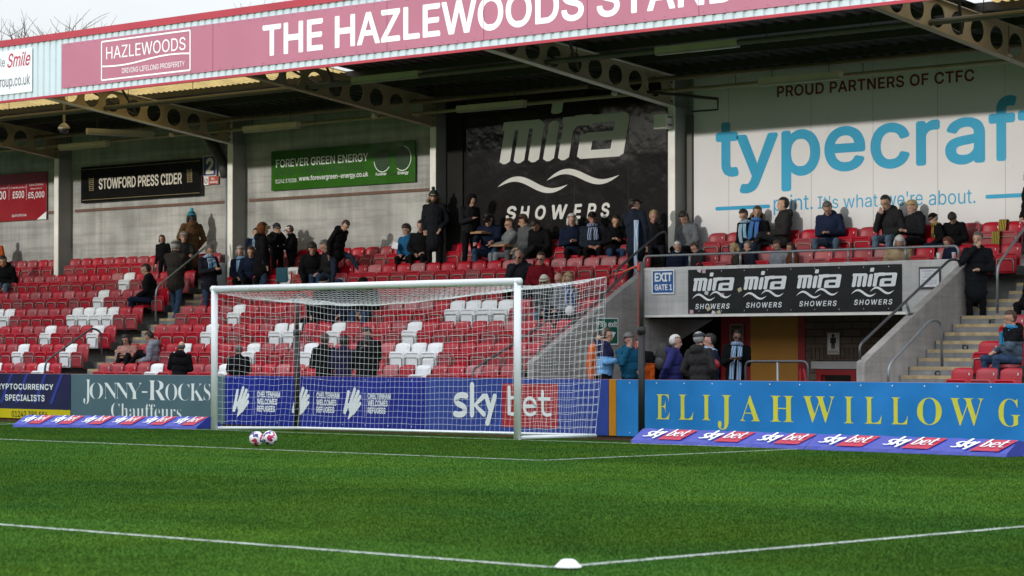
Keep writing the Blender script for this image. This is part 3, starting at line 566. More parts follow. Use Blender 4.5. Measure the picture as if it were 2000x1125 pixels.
# foam wedges along the goal line
foam_blue = mat("violet_blue_foam_cover", (.016, .032, .33), rough=.5, var=.1, bump=.12, bscale=9, coat=.15); foam_red = mat("foam_cover_red", (.42, .008, .045), rough=.5, var=.05)
def wedge(x0, x1, y0, nlogo, label, h=.235, dy=0.):
    d = .42; t = thing("foam_sponsor_wedge", label, "advertising wedge", ((x0 + x1) / 2, y0, 0), "foam wedges by the goal line")
    a = MB(); z0 = GZ(y0); n = 24; pr = []
    for q in range(n + 1):
        x = x0 + (x1 - x0) * q / n; wv = .006 * math.sin(q * 2.1 + x0); pr += [(x, y0 + dy * q / n, z0), (x, y0 + .03 + wv + dy * q / n, z0 + .05), (x + .12 * (1 - q / n) * 0, y0 + d * .72 + wv + dy * q / n, z0 + h + wv), (x, y0 + d + dy * q / n, z0 + h - .02), (x, y0 + d + .25 + dy * q / n, z0)]
    for q in range(n):
        for r in range(4): a.f.append((q * 5 + r, (q + 1) * 5 + r, (q + 1) * 5 + r + 1, q * 5 + r + 1)); a.m.append(0)
    a.v = pr; a.f += [(4, 3, 2, 1, 0), tuple(n * 5 + r for r in range(5))]; a.m += [0, 0]; a.build("cover", foam_blue, t)
    s0 = Vector((0, y0 + .03, z0 + .05)); s1 = Vector((0, y0 + d * .72, z0 + h)); nrm = Vector((0, -(s1 - s0).z, (s1 - s0).y)).normalized(); L = (s1 - s0).length
    def on(x, q, off): w = s0 + (s1 - s0) * q + nrm * off; return (x, w.y + dy * (x - x0) / (x1 - x0), w.z)
    pitchx = (x1 - x0) / nlogo; off = [.011]
    def lay(mbx, flat):
        for f in flat.f: pass
        mbx.add([on(v[0], v[2], .012 - v[1]) for v in flat.v], flat.f)
    for k in range(nlogo):
        red = MB(); wht = MB(); xa = x0 + pitchx * (k + .12); W = pitchx * .80; sh = .09 * pitchx
        fl = MB(); i = Ink(fl, 0, .0006); i.poly([(xa + W * .42, .06), (xa + W * .93, .06), (xa + W * 1.0 + sh, .93), (xa + W * .49 + sh, .93)]); lay(red, fl)
        fl = MB(); i = Ink(fl, -.003, .0006)
        P1 = lambda p, q: (xa + p / .66 * W * .38 + sh * q * 1.5, .02 + q * .95); P2 = lambda p, q: (xa + W * .5 + p * W * .42 + sh * q * 1.5, .08 + q * .86)
        sky_word(i, P1, .045 * W); bet_word(i, P2, .040 * W); lay(wht, fl)
        red.build("red_patch", foam_red, t); wht.build("lettering", white_vinyl, t)
    return t
def foam(uL, vL, uR, vR, n, labs, h):
    A, Bq = atz(uL, vL, 0), atz(uR, vR, 0); k = len(labs)
    for q, lab in enumerate(labs):
        p, r = A.lerp(Bq, q / k), A.lerp(Bq, (q + 1) / k); wedge(p.x, r.x - .008, p.y, n, lab, h, r.y - p.y)
foam(24, 834, 383, 838, 3, ("low blue foam wedge with sky bet before the navy board, outer one", "low blue foam wedge with sky bet ending near the left goalpost"), .215)
foam(1231, 865, 1966, 893, 3, ("low blue foam wedge with sky bet starting at the black pole, before yellow letters ELIJAH", "low blue foam wedge with sky bet before yellow letters WILLOW, away from goal"), .215)
# fascia signs
FP = FY - .004
pink = mat("faded_pink_board", (.39, .135, .205), rough=.55, var=.07, vscale=.9)
z1 = PX(122, 86, FP)[1]; z0 = PX(122, 173, FP)[1]; x0 = PX(122, 100, FP)[0]
t, y = panel("stand_name_sign", "long faded pink roof sign lettered THE HAZLEWOODS STAND", "sign", (x0, 8.6, z0, z1), FP, pink)
a = MB(); ptext(a, "THE HAZLEWOODS STAND", 514.5, 1440, 49, 112.5, FP, y, bold=.018, space=1.0); a.build("lettering", white_vinyl, t); a = MB()
i = Ink(a, y); (ax0, az0), (ax1, az1) = PX(200, 157, FP), PX(373, 59, FP); azt = PX(200, 82, FP)[1]
for p, q in (((ax0, az0), (ax1, az0)), ((ax1, az0), (ax1, azt)), ((ax1, azt), (ax0, azt)), ((ax0, azt), (ax0, az0))): i.stroke([p, q], .035, caps=False)
zm = PX(200, 130, FP)[1]; i.stroke([(ax0 + (ax1 - ax0) * q[0], zm + q[1]) for q in bez((0, 0), (.45, -.1), (.55, .16), (1, .05), 16)], .035, caps=False)
ptext(a, "HAZLEWOODS", 209, 364, 92, 116.5, FP, y); ptext(a, "DRIVING LIFELONG PROSPERITY", 240, 362, 133.5, 143.5, FP, y); a.build("emblem", white_vinyl, t)
a = MB()
for u in (417, 757, 946, 1148, 1366): x = PX(u, 60, FP)[0]; a.box((x, y - .0015, z0), (x + .012, y + .0025, z1))
rv = MB(); ri = Ink(rv, y); xx = x0 + .3
while xx < 8.4:
    for zz in (z0 + .045, z1 - .045): ri.disc((xx + rnd.uniform(-.03, .03), zz), .010, 0, 6)
    xx += .47
merge(t, rv, mat("rivet_dark", (.06, .03, .04)))
merge(t, a, mat("pink_sheet_joint", (.20, .05, .10), rough=.7))  # darker joints between the pink sheets
zz1 = PX(64, 93, FP)[1]; zz0 = PX(64, 179, FP)[1]
t, y = panel("dentist_sign", "white roof sign reading Smile in red script at the end of fascia", "sign", (-20.5, PX(64, 100, FP)[0], zz0, zz1), FP, mat("white_sign", (.68, .73, .76), rough=.45, var=.05))
a = MB(); ptext(a, "Smile", 16, 61, 105, 133, FP, y, shear=.35, bold=.01); a.build("lettering", mat("script_red", (.42, .03, .08), rough=.5), t)
a = MB(); ptext(a, "ble", -4, 11, 115, 132, FP, y); ptext(a, "group.co.uk", -6, 60, 152, 178, FP, y, bold=.005); a.build("lettering", mat("sign_grey", (.12, .12, .15), rough=.5), t)
# back-wall signs
WP = WALL - .04
def gloss(name, col, bump=.3, bs=1.6, rough=.16):
    m = mat(name, col, rough=rough, spec=.5, var=.1, vscale=1.5, bump=bump, bscale=bs, bdist=.12, rvar=.06); return m
xr = PX(92, 380, WP)[0]; zt_ = PX(92, 335, WP)[1]; zb_ = PX(92, 428, WP)[1]
t, y = panel("lottery_sign", "red wall sign listing prize sums £500 and £5,000", "sign", (xr - 4.5, xr, zb_, zt_), WP, board_mat("lottery_red", (.27, .004, .012)))
a = MB(); i = Ink(a, y); i.poly([(xr - .42, zb_ + .002), (xr - .002, zb_ + .002), (xr - .002, zb_ + .2)])
ptext(a, "£800", -14, 13, 375, 391, WP, y, bold=.01); ptext(a, "£500", 26, 48.5, 374, 388, WP, y, bold=.01); ptext(a, "£5,000", 56.5, 88, 375.5, 390, WP, y, bold=.01)
ptext(a, "Grand Christmas", 58, 86, 359, 363.5, WP, y); ptext(a, "Draw prize of", 61, 83, 367, 371, WP, y); ptext(a, "12 Monthly prizes of", 21, 52, 365.5, 370, WP, y); ptext(a, "Monthly prizes of", -10, 17, 367, 371.5, WP, y); ptext(a, "@ctfc500club", 25, 53, 419, 425, WP, y)
for u in (19, 53): x, z = PX(u, 360, WP); i.poly([(x, z - .42), (x + .008, z - .42), (x + .008, z), (x, z)])
a.build("lettering", white_vinyl, t)
bx_ = pbox(160, 396, 327, 397, WP - .02)
t, y = panel("cider_sign", "long black framed wall sign lettered STOWFORD PRESS CIDER", "sign", bx_, WP - .02, gloss("black_sign_sheet", (.008, .008, .008), .12, 1.2, .2), .03)
a = MB(); ptext(a, "STOWFORD PRESS CIDER", 195, 357, 348.5, 370.5, WP - .02, y, bold=.02); a.build("lettering", mat("cream_vinyl", (.62, .58, .50), rough=.5), t)
a = MB(); i = Ink(a, y)
for u in (177, 369):
    x, z = PX(u, 362 - (u - 177) * .088, WP - .02)
    for q in range(7): i.stroke([(x + .01 * (q % 2), z - .13 + q * .048), (x + .17, z - .13 + q * .048)], .016, caps=False)
    for q in (0, .17): i.stroke([(x + q, z - .15), (x + q * 1.05 - .02, z + .2)], .014, caps=False)
x0, x1, z0, z1 = bx_
for p, q in (((x0 + .06, z0 + .07), (x1 - .06, z0 + .07)), ((x0 + .06, z1 - .07), (x1 - .06, z1 - .07))): i.stroke([p, q], .01, caps=False)
a.build("barrel_emblem", mat("tarnished_gold", (.30, .24, .12), rough=.5), t)
bx_ = pbox(398.5, 423.5, 305.5, 344.5, WP)
t, y = panel("block_number_sign", "blue wall sign with a big white figure 2", "sign", bx_, WP, board_mat("sign_navy", (.02, .05, .20)))
a = MB(); ptext(a, "2", 403.5, 418.5, 309, 340.5, WP, y, bold=.03); i = Ink(a, y); x0, x1, z0, z1 = bx_
for p, q in (((x0, z0), (x1, z0)), ((x1, z0), (x1, z1)), ((x1, z1), (x0, z1)), ((x0, z1), (x0, z0))): i.stroke([p, q], .022, caps=False)
a.build("lettering", mat("cream_vinyl", (.6, .6, .6)), t)
t, y = panel("no_smoking_sign", "small red and white no smoking sign under the figure 2", "sign", pbox(398.5, 427.5, 345.5, 361.5, WP), WP, board_mat("sign_pale_red", (.48, .10, .08)))
a = MB(); i = Ink(a, y); c = PX(404, 353.5, WP); i.poly([(c[0] - .08, c[1] - .1), (c[0] + .09, c[1] - .1), (c[0] + .09, c[1] + .1), (c[0] - .08, c[1] + .1)]); ptext(a, "No", 414, 420, 347, 351.5, WP, y, bold=.02); ptext(a, "smoking", 411, 426, 353.5, 359, WP, y, bold=.02); a.build("lettering", white_vinyl, t)
a = MB(); i = Ink(a, y - .002); i.ring(c, .06, .016); i.stroke([(c[0] - .04, c[1] - .04), (c[0] + .04, c[1] + .04)], .014, caps=False); a.build("symbol", black_paint, t)
gb = pbox(531, 812, 296.5, 373, WP - .01)
t, y = panel("energy_sign", "shiny green wall sign lettered FOREVER GREEN ENERGY with web address", "sign", gb, WP - .01, gloss("green_sheet", (.028, .115, .010), .25, .9, .18))
a = MB(); ptext(a, "FOREVER GREEN ENERGY", 541, 721, 312, 328, WP, y, bold=.015); ptext(a, "01242 370308 .", 540, 584, 351, 358.5, WP, y); ptext(a, "www.forevergreen-energy.co.uk", 586, 721, 344, 356, WP, y, bold=.01); ptext(a, "Forever", 736, 757, 338, 343.5, WP, y, bold=.02); ptext(a, "Energy", 779, 800, 335, 342.5, WP, y, bold=.02)
i = Ink(a, y); c1 = PX(749, 312, WP); c2 = PX(788, 309, WP)
i.stroke([(c1[0] + .28 * math.cos(q), c1[1] + .28 * math.sin(q)) for q in np.linspace(3.3, 5.6, 14)], .02); i.stroke([(c2[0] + .28 * math.cos(q), c2[1] + .28 * math.sin(q)) for q in np.linspace(-2.2, 1.3, 18)], .02); a.build("lettering", white_vinyl, t)
a = MB(); ptext(a, "SOLAR · PLUMBING · ELECTRICAL", 541, 715, 330, 344, WP, y); ptext(a, "Green", 759, 777, 337, 342.5, WP, y, bold=.02); i = Ink(a, y - .002); i.disc(c1, .25, 0, 24); i.disc(c2, .25, 0, 24); a.build("dark_lettering", board_mat("dark_green_vinyl", (.03, .06, .03)), t)
# the big shower wall
SP = WALL - .02
xa = PX(876.5, 300, SP)[0]; xb = PX(1304, 300, SP)[0]
glossy_wall = gloss("glossy_dark_brown_sheet", (.017, .0155, .016), .22, .8, .12)
t, y = panel("shower_wall_sign", "huge glossy dark wall sign with mira SHOWERS and two white waves", "sign", (xa, xb, 3.0, 6.95), SP, glossy_wall, .03)
def mira(i, P, W):
    """heavy slanted letters m i r a, drawn in a box one wide and one high"""
    S = lambda p, q: P(p + .055 * q, q)
    def bar(x0, z0, x1, z1, r=.03):
        pts = [S(x0 + r, z0), S(x1 - r, z0), S(x1, z0 + r * 2), S(x1, z1 - r * 2), S(x1 - r, z1), S(x0 + r, z1), S(x0, z1 - r * 2), S(x0, z0 + r * 2)]; i.poly(pts)
    bar(.0, 0, .085, .98); bar(.115, 0, .20, .9); bar(.232, 0, .318, .86); i.poly([S(-.02, .80), S(.318, .80), S(.318, .88), S(.30, .95), S(.27, 1.0), S(-.015, 1.0)])
    bar(.352, 0, .438, .94); bar(.355, 1.10, .442, 1.40, .02)
    bar(.470, 0, .556, .98); i.poly([S(.455, .86), S(.60, .86), S(.60, 1.0), S(.458, 1.0)]); i.stroke([S(.53, .74), S(.57, .90), S(.68, .90)], W * .062)
    i.poly([S(.57, .97), S(.60, 1.0), S(.93, 1.0), S(.96, .97), S(.975, .88), S(.97, .82), S(.62, .80)])
    bar(.87, 0, .975, .92); bar(.62, 0, .72, .58); bar(.64, 0, .93, .19); bar(.64, .40, .93, .60)
def wave(i, p0, p1, am, wm):
    n = 26; pts = []; ws = []
    for q in range(n + 1):
        s = q / n; pts.append((p0[0] + (p1[0] - p0[0]) * s, p0[1] + (p1[1] - p0[1]) * s + am * math.sin(s * 2 * math.pi) * (1 if s < .5 else 1.0) + am * .25 * math.sin(s * math.pi))); ws.append(max(.003, wm * math.sin(math.pi * s) ** .75))
    i.stroke(pts, ws, caps=False)
a = MB(); i = Ink(a, y)
(m0, mz0), (m1, mzt) = PX(977, 321.5, SP), PX(1226, 300, SP); mz1 = PX(977, 240, SP)[1]
mira(i, lambda p, q: (m0 + p * (m1 - m0), mz0 + q * (mz1 - mz0)), m1 - m0)
wave(i, PX(975, 365.5, SP), PX(1111, 361, SP), .135, .14); wave(i, PX(1071, 352.5, SP), PX(1212, 342, SP), .135, .14)
for ch, uL, uR, d in (("S", 990, 1011, 0), ("H", 1017, 1037, 0), ("O", 1047, 1068, -1), ("W", 1080, 1111, -2), ("E", 1121, 1139, -3), ("R", 1148, 1167, -4), ("S", 1175, 1193, -5)): ptext(a, ch, uL, uR, 403 + d * 1.35, 431 + d, SP, y, bold=.03, shear=.18)
a.build("lettering", mat("white_wall_vinyl", (.62, .62, .60), rough=.35, var=.06), t)
a = MB()
for u in (909, 1070, 1124, 1229): x = PX(u, 300, SP)[0]; a.box((x, y - .0015, 3.02), (x + .008, y + .0025, 6.93))
merge(t, a, black_paint)
a = MB(); x9 = PX(909, 300, SP)[0]; a.box((xa + .002, SP - .09, 3.0), (x9 - .002, SP - .031, 6.94)); a.build("black_strip", mat("matt_black_strip", (.006, .006, .006), rough=.9), t)
# the big printer's wall
x0 = PX(1357, 350, SP)[0]
t, y = panel("printer_wall_sign", "huge white wall sign with typecraft in pale blue above the top seats", "sign", (x0, 7.6, 2.95, 6.95), SP, mat("white_wall_sheet", (.69, .68, .70), rough=.3, var=.04, vscale=.8, bump=.12, bscale=.9), .03)
blue_v = mat("sky_blue_vinyl", (.028, .33, .56), rough=.35, var=.18, vscale=.5)
a = MB(); zb_ = PX(1440, 345, SP)[1]; zx = PX(1600, 245, SP)[1] - PX(1600, 328, SP)[1]
def wl(ch, uL, uR, za, zc): x0 = PX(uL, 300, SP)[0]; x1 = PX(uR, 300, SP)[0]; text(a, ch, x0, x1, zb_ + za * zx, zb_ + zc * zx, y, bold=.017)
for ch, uL, uR, za, zc in (("t", 1400, 1445, 0, 1.33), ("y", 1440, 1522, -.42, 1.0), ("p", 1528, 1604, -.42, 1.03), ("e", 1612, 1692, -.03, 1.03), ("c", 1702, 1779, -.03, 1.03), ("r", 1791, 1838, 0, 1.03), ("a", 1848, 1926, -.03, 1.03), ("f", 1933, 1988, 0, 1.45), ("t", 1990, 2048, 0, 1.33)): wl(ch, uL, uR, za, zc)
ptext(a, "print.", 1513, 1589, 382, 420.5, SP, y); ptext(a, "It's", 1599, 1639, 384, 408.5, SP, y); ptext(a, "what", 1649, 1716, 381.5, 407, SP, y); ptext(a, "we're", 1731, 1804, 376, 404, SP, y); ptext(a, "about.", 1816, 1907, 373, 401.5, SP, y)
i = Ink(a, y)
for u0, u1, v in ((1402, 1503, 408), (1930, 2060, 384.5)): p = PX(u0, v, SP); q = PX(u1, v, SP); i.stroke([p, (q[0], p[1])], .075)
a.build("lettering", blue_v, t)
a = MB(); ptext(a, "PROUD PARTNERS OF CTFC", 1519.5, 1905, 168.5, 191, SP, y, bold=.02, space=1.05); a.build("red_lettering", mat("maroon_vinyl", (.17, .006, .012), rough=.5), t)
a = MB()
for u in (1425, 1586, 1707, 1833, 1965): x = PX(u, 300, SP)[0]; a.box((x, y - .0015, 2.97), (x + .006, y + .0025, 6.93))
merge(t, a, mat("sheet_gap_grey", (.25, .27, .28), rough=.7))
# parapet banner and small signs
GP = VF - .002
bb = pbox(1344.5, 1762, 527, 619, GP); bb = (bb[0], bb[1], zl + .06, bb[3])
t, y = panel("shower_banner", "black banner of four white mira SHOWERS emblems on the gate parapet", "banner", bb, GP, mat("black_banner", (.006, .007, .010), rough=.35, var=.15, bump=.05, bscale=4), .012)
for uL, uR in ((1354, 1434), (1453, 1536), (1557, 1643), (1664, 1752)):
    a = MB(); i = Ink(a, y); f = -(uL - 1354) * .0265; (m0, q0), (m1, _) = PX(uL, 569 + f, GP), PX(uR, 569 + f, GP); q1 = PX(uL, 543.5 + f * 1.1, GP)[1]
    mira(i, lambda p, q: (m0 + p * (m1 - m0), q0 + q * (q1 - q0)), m1 - m0)
    w = uR - uL; wave(i, PX(uL, 583 + f, GP), PX(uL + .55 * w, 580.5 + f, GP), .058, .045); wave(i, PX(uL + .42 * w, 578 + f, GP), PX(uL + .95 * w, 575 + f, GP), .058, .045)
    ptext(a, "SHOWERS", uL + 5, uR - 8, 593.5 + f, 604 + f, GP, y, bold=.015, shear=.18, space=1.25); a.build("emblem", white_vinyl, t)
a = MB(); screws(a, (bb[0], bb[1], bb[2] - .01, bb[3] + .01), y, 9, .009); merge(t, a, steel_dot)
st_ = [(1367, 528), (1376, 530), (1446, 566), (1381, 572), (1412, 576), (1385, 603), (1395, 611), (1352, 609), (1405, 610)]
for n_, (u, v) in enumerate(st_):
    a = MB(); i = Ink(a, y - .004); x, z = PX(u, v, GP); s = .045; an = .4 * (n_ % 3 - 1); i.poly([(x + s * (math.cos(an) * p - math.sin(an) * q * .8), z + s * (math.sin(an) * p + math.cos(an) * q * .8)) for p, q in ((-1, -1), (1, -1), (1, 1), (-1, 1))])
    a.build("sticker", (mat("white_sticker", (.6, .6, .62)), mat("pink_sticker", (.55, .35, .4)), mat("buff_sticker", (.5, .45, .3)))[n_ % 3], t)
t, y = panel("exit_sign", "blue sign with white EXIT GATE 1 on the parapet end", "sign", pbox(1275.5, 1317.5, 528.5, 573.5, GP), GP, board_mat("exit_blue", (.02, .11, .36)))
a = MB(); ptext(a, "EXIT", 1280, 1314, 533, 550.5, GP, y, bold=.035); ptext(a, "GATE 1", 1280, 1314, 555.5, 567.5, GP, y, bold=.03); i = Ink(a, y); x0, x1, z0, z1 = pbox(1275.5, 1317.5, 528.5, 573.5, GP)
for p, q in (((x0, z0), (x1, z0)), ((x1, z0), (x1, z1)), ((x1, z1), (x0, z1)), ((x0, z1), (x0, z0))): i.stroke([p, q], .028, caps=False)
a.build("lettering", white_vinyl, t)
nb = pbox(1795.5, 1838, 521.5, 565, GP); t, y = panel("notice_board", "framed white paper notice on the parapet by the raked wall", "notice", nb, GP, mat("notice_frame", (.06, .055, .055), rough=.5))
a = MB(); x0, x1, z0, z1 = nb; a.add([(x0 + .03, y, z0 + .04), (x1 - .03, y, z0 + .04), (x1 - .03, y, z1 - .04), (x0 + .03, y, z1 - .04)], [(0, 1, 2, 3)]); a.build("paper", mat("paper_white", (.7, .72, .75), rough=.6), t)
a = MB(); ptext(a, "THE CAN BRING YOU", 1802, 1826, 528, 531, GP, y - .003); ptext(a, "IN 1 2024", 1809, 1820, 534, 537, GP, y - .003); ptext(a, "CARRY NO ITEMS IN", 1804, 1826, 540, 542.5, GP, y - .003)
for v in (547, 550.5, 554): ptext(a, "OPEN DRINKS ARE ON VIEW", 1801, 1831, v, v + 2, GP, y - .003)
a.build("lettering", mat("notice_ink", (.1, .12, .25)), t)
# fire exit sign on the inner face of the raked wall
p0 = atx(1163.5, 626, XV0); p1 = atx(1205.5, 668, XV0); fw = p1.y - p0.y; fh = 0.50; fc = ((p0.y + p1.y) / 2, atx(1185, 647, XV0).z)
t = thing("fire_exit_sign", "green and white Fire exit sign, peeling, on the raked passage wall", "sign", (XV0, fc[0], fc[1])); t.rotation_euler.z = math.pi / 2
W2 = fw / 2; H2 = fh / 2; o = Vector(t.location)
def loc_mb(fn):
    m = MB(); fn(m); m.v = [(p[0] + o.x, p[1] + o.y, p[2] + o.z) for p in m.v]; return m
loc_mb(lambda m: m.box((-W2, -.015, -H2), (W2, 0, H2))).build("panel", board_mat("fire_exit_green", (.006, .13, .075)), t)
def fx_(m):
    text(m, "Fire exit", -W2 * .9, W2 * .92, H2 * .32, H2 * .80, -.018, bold=.02); i = Ink(m, -.018)
    for p, q in (((-W2, -H2), (W2, -H2)), ((W2, -H2), (W2, H2)), ((W2, H2), (-W2, H2)), ((-W2, H2), (-W2, -H2))): i.stroke([p, q], .02, caps=False)
    i.poly([(-W2 * .6, -.12), (-W2 * .25, -.12), (-W2 * .25, .02), (-W2 * .6, .02)]); i.poly([(W2 * .2, .0), (W2 * .8, -.02), (W2 * .4, -.18)]); i.disc((-W2 * .25, .06), .035)
loc_mb(fx_).build("lettering", white_vinyl, t)
gp = pbox(1617, 1640, 650, 692, PB - .03); t, y = panel("toilet_sign", "white GENTS toilet sign with black man figure on the brick wall", "sign", gp, PB - .03, mat("toilet_sign_white", (.62, .62, .6), rough=.5))
a = MB(); i = Ink(a, y); x0, x1, z0, z1 = gp; cx = (x0 + x1) / 2; H = z1 - z0
i.disc((cx, z0 + H * .87), .035); i.poly([(cx - .07, z0 + H * .52), (cx - .045, z0 + H * .52), (cx - .04, z0 + H * .25), (cx - .006, z0 + H * .25), (cx, z0 + H * .5), (cx + .006, z0 + H * .25), (cx + .04, z0 + H * .25), (cx + .045, z0 + H * .52), (cx + .07, z0 + H * .52), (cx + .065, z0 + H * .78), (cx - .065, z0 + H * .78)]); ptext(a, "GENTS", 1619, 1638, 684.5, 690, PB - .03, y, bold=.01); a.build("lettering", black_paint, t)
po = pbox(1428, 1452, 634, 668, PB - .01); t, y = panel("door_poster", "dim framed paper poster on the red door in the passage", "poster", po, PB - .005, mat("poster_brown", (.10, .06, .04)))
a = MB(); i = Ink(a, y); x0, x1, z0, z1 = po
for p, q in (((x0, z0), (x1, z0)), ((x1, z0), (x1, z1)), ((x1, z1), (x0, z1)), ((x0, z1), (x0, z0))): i.stroke([p, q], .03, caps=False)
ptext(a, "WELCOME", 1431, 1449, 641, 645, PB - .01, y, bold=.02); a.build("lettering", mat("poster_pale", (.35, .28, .2)), t)
# ---------------------------------------------------------------- goal, balls, cone
goal_white = mat("goal_white_gloss", (.74, .77, .80), rough=.28, var=.03, coat=.3)
goal = thing("goal", "white full-size football goal with square mesh net held out by black poles", "goal", (0, 0, 0))
for s in (-1, 1):
    a = MB(); lx = .17 if s < 0 else .07       # the posts of this goal lean a little
    a.tube([(s * 3.72, 0, -.02), (s * 3.72 + lx * .0, 0, 2.56)], .06, 20); a.build("post", goal_white, goal, smooth=True)
a = MB(); a.tube([(-3.78, 0, 2.5), (3.78, 0, 2.5)], .06, 20); a.build("crossbar", goal_white, goal, smooth=True)
G = {'LB': Vector((-3.72, 1.97, .01)), 'RB': Vector((3.72, 1.84, .04)), 'LT': Vector((-3.74, 2.19, 2.37)), 'RT': Vector((3.73, 2.08, 2.62))}
a = MB(); a.tube([(-3.72, .05, .035), tuple(G['LB'] - Vector((0, 0, .015))), tuple(G['RB'] - Vector((0, 0, .015))), (3.72, .05, .035)], .03, 8); a.build("ground_bar", goal_white, goal, smooth=True)
def patch(P, nu, nv):
    """cords along both ways of a sagging sheet P(s, t)"""
    g = [[P(i / nu, j / nv) for j in range(nv + 1)] for i in range(nu + 1)]
    for i in range(nu + 1): net.tube(g[i], .0022, 4, caps=False)
    for j in range(nv + 1): net.tube([g[i][j] for i in range(nu + 1)], .0022, 4, caps=False)
net = MB(); nr = random.Random(2)
def topedge(s):      # rear upper edge of the net, hanging between the two corners
    p = G['LT'].lerp(G['RT'], s); sag = .20 * math.sin(math.pi * s) ** .8 + .05 * math.sin(2 * math.pi * s); return p - Vector((0, .25 * math.sin(math.pi * s), sag))
def back(s, t):
    a = topedge(s); b = G['LB'].lerp(G['RB'], s); p = b.lerp(a, t); return p + Vector((.006 * math.sin(9 * t + 31 * s), .05 * math.sin(math.pi * t) + .012 * math.sin(17 * s + 3 * t), .006 * math.sin(40 * s)))
def roofp(s, t):
    a = Vector((-3.70 + 7.40 * s, 0, 2.45)); b = topedge(s); p = a.lerp(b, t); return p - Vector((0, 0, .13 * math.sin(math.pi * t) * (.6 + .4 * math.sin(math.pi * s)) + .006 * math.sin(50 * s + 20 * t)))
def side(sg):
    T = G['LT'] if sg < 0 else G['RT']; B = G['LB'] if sg < 0 else G['RB']
    def f(s, t):
        a = Vector((sg * 3.72, .06, .05 + 2.40 * t)); b = B.lerp(T, t); p = a.lerp(b, s); q = math.sin(math.pi * s) * math.sin(math.pi * t)
        return p + Vector((-sg * .08 * q + .008 * math.sin(13 * t + 6 * s), 0, -.10 * math.sin(math.pi * s) * t - .008 * math.sin(22 * s)))
    return f
patch(back, 64, 21); patch(roofp, 64, 17); patch(side(-1), 17, 21); patch(side(1), 17, 21)
net.build("net", mat("net_cord", (.78, .79, .80), rough=.8, var=.05), goal)
sleeve = mat("black_foam_sleeve", (.010, .010, .012), rough=.6, var=.2)
strap_red = mat("orange_red_strap", (.55, .06, .03), rough=.6)
for px, py, ht, lab, corner in ((-4.25, 2.42, 2.47, "black net support pole behind the left goalpost", 'LT'), (4.25, 2.37, 2.86, "tall black net support pole with red rope before the sky blue board", 'RT')):
    t = thing("net_pole", lab, "pole", (px, py, 0)); z0 = GZ(py)
    a = MB(); a.tube([(px, py, z0), (px + .005, py, 1.72)], .055, 14); a.tube([(px, py, 1.68), (px, py, 1.80)], .07, 14); a.build("padding", sleeve, t, smooth=True)
    a = MB(); a.tube([(px + .003, py, 1.70), (px, py, ht)], .038, 12); a.build("pole", dark_steel, t, smooth=True)
    a = MB(); c = G[corner]; e = Vector((px, py, ht - .04)); a.tube([tuple(e), tuple(e.lerp(c, .5) - Vector((0, 0, .02))), tuple(c)], [.016, .009, .004], 6)
    a.tube([(px - .055, py, ht - .05), (px - .065, py, 2.2), (px - .075, py, 1.60)], .008, 6); a.build("strap", strap_red, t)
    a = MB(); a.box((px - .075, py - .07, 1.44), (px - .045, py - .055, 1.56)); a.box((px - .03, py - .075, ht - .14), (px + .0, py - .04, ht - .02)); a.build("cleat", mat("cleat_red", (.5, .05, .04)) if px > 0 else dark_steel, t)
# footballs
ballm = bpy.data.materials.new("ball_panels"); ballm.use_nodes = True; t_ = ballm.node_tree; b = t_.nodes["Principled BSDF"]; b.inputs["Roughness"].default_value = .35
tc = t_.nodes.new("ShaderNodeTexCoord"); vo = t_.nodes.new("ShaderNodeTexVoronoi"); vo.inputs["Scale"].default_value = 9.5; t_.links.new(tc.outputs["Object"], vo.inputs["Vector"])
sp = t_.nodes.new("ShaderNodeSeparateColor"); t_.links.new(vo.outputs["Color"], sp.inputs[0]); ns = t_.nodes.new("ShaderNodeTexNoise"); ns.inputs["Scale"].default_value = 7.5; t_.links.new(tc.outputs["Object"], ns.inputs["Vector"])
ad = t_.nodes.new("ShaderNodeMath"); ad.operation = 'MULTIPLY_ADD'; ad.inputs[1].default_value = .22; t_.links.new(sp.outputs[0], ad.inputs[0]); t_.links.new(ns.outputs["Fac"], ad.inputs[2])
rp = t_.nodes.new("ShaderNodeValToRGB"); rp.color_ramp.interpolation = 'CONSTANT'; e = rp.color_ramp.elements; e[0].position = 0; e[0].color = (.05, .03, .20, 1); e[1].position = .515; e[1].color = (.82, .83, .85, 1)
x = e.new(.645); x.color = (.50, .02, .10, 1); x = e.new(.76); x.color = (.10, .02, .10, 1); t_.links.new(ad.outputs[0], rp.inputs["Fac"]); t_.links.new(rp.outputs["Color"], b.inputs["Base Color"])
for u, vb, lab, rot in ((501, 871.5, "white football with dark blue and red patches, nearer one of the pair", .4), (527, 870, "white football with red top patches, half behind the other ball", 2.1)):
    p = atz(u, vb, 0); a = MB(); a.ellipsoid((0, 0, 0), (.11, .11, .11), 28, 18); o = a.build("football", ballm, None, smooth=True); o.location = (p.x, p.y, .112); o.rotation_euler = (rot, rot * 2, .7 * rot); tag(o, lab, "football", "two footballs in the goal area")
p = atz(1109.5, 1111.5, 0); a = MB(); a.lathe([(.090, 0), (.090, .005), (.082, .010), (.046, .046), (.034, .051), (.026, .049), (.026, .047)], (p.x, p.y, .012), 28)
single("marker_cone", a, mat("cone_white_plastic", (.78, .80, .82), rough=.4, var=.03, coat=.2), "small white saucer marker cone on the penalty area corner", "marker cone", smooth=True)

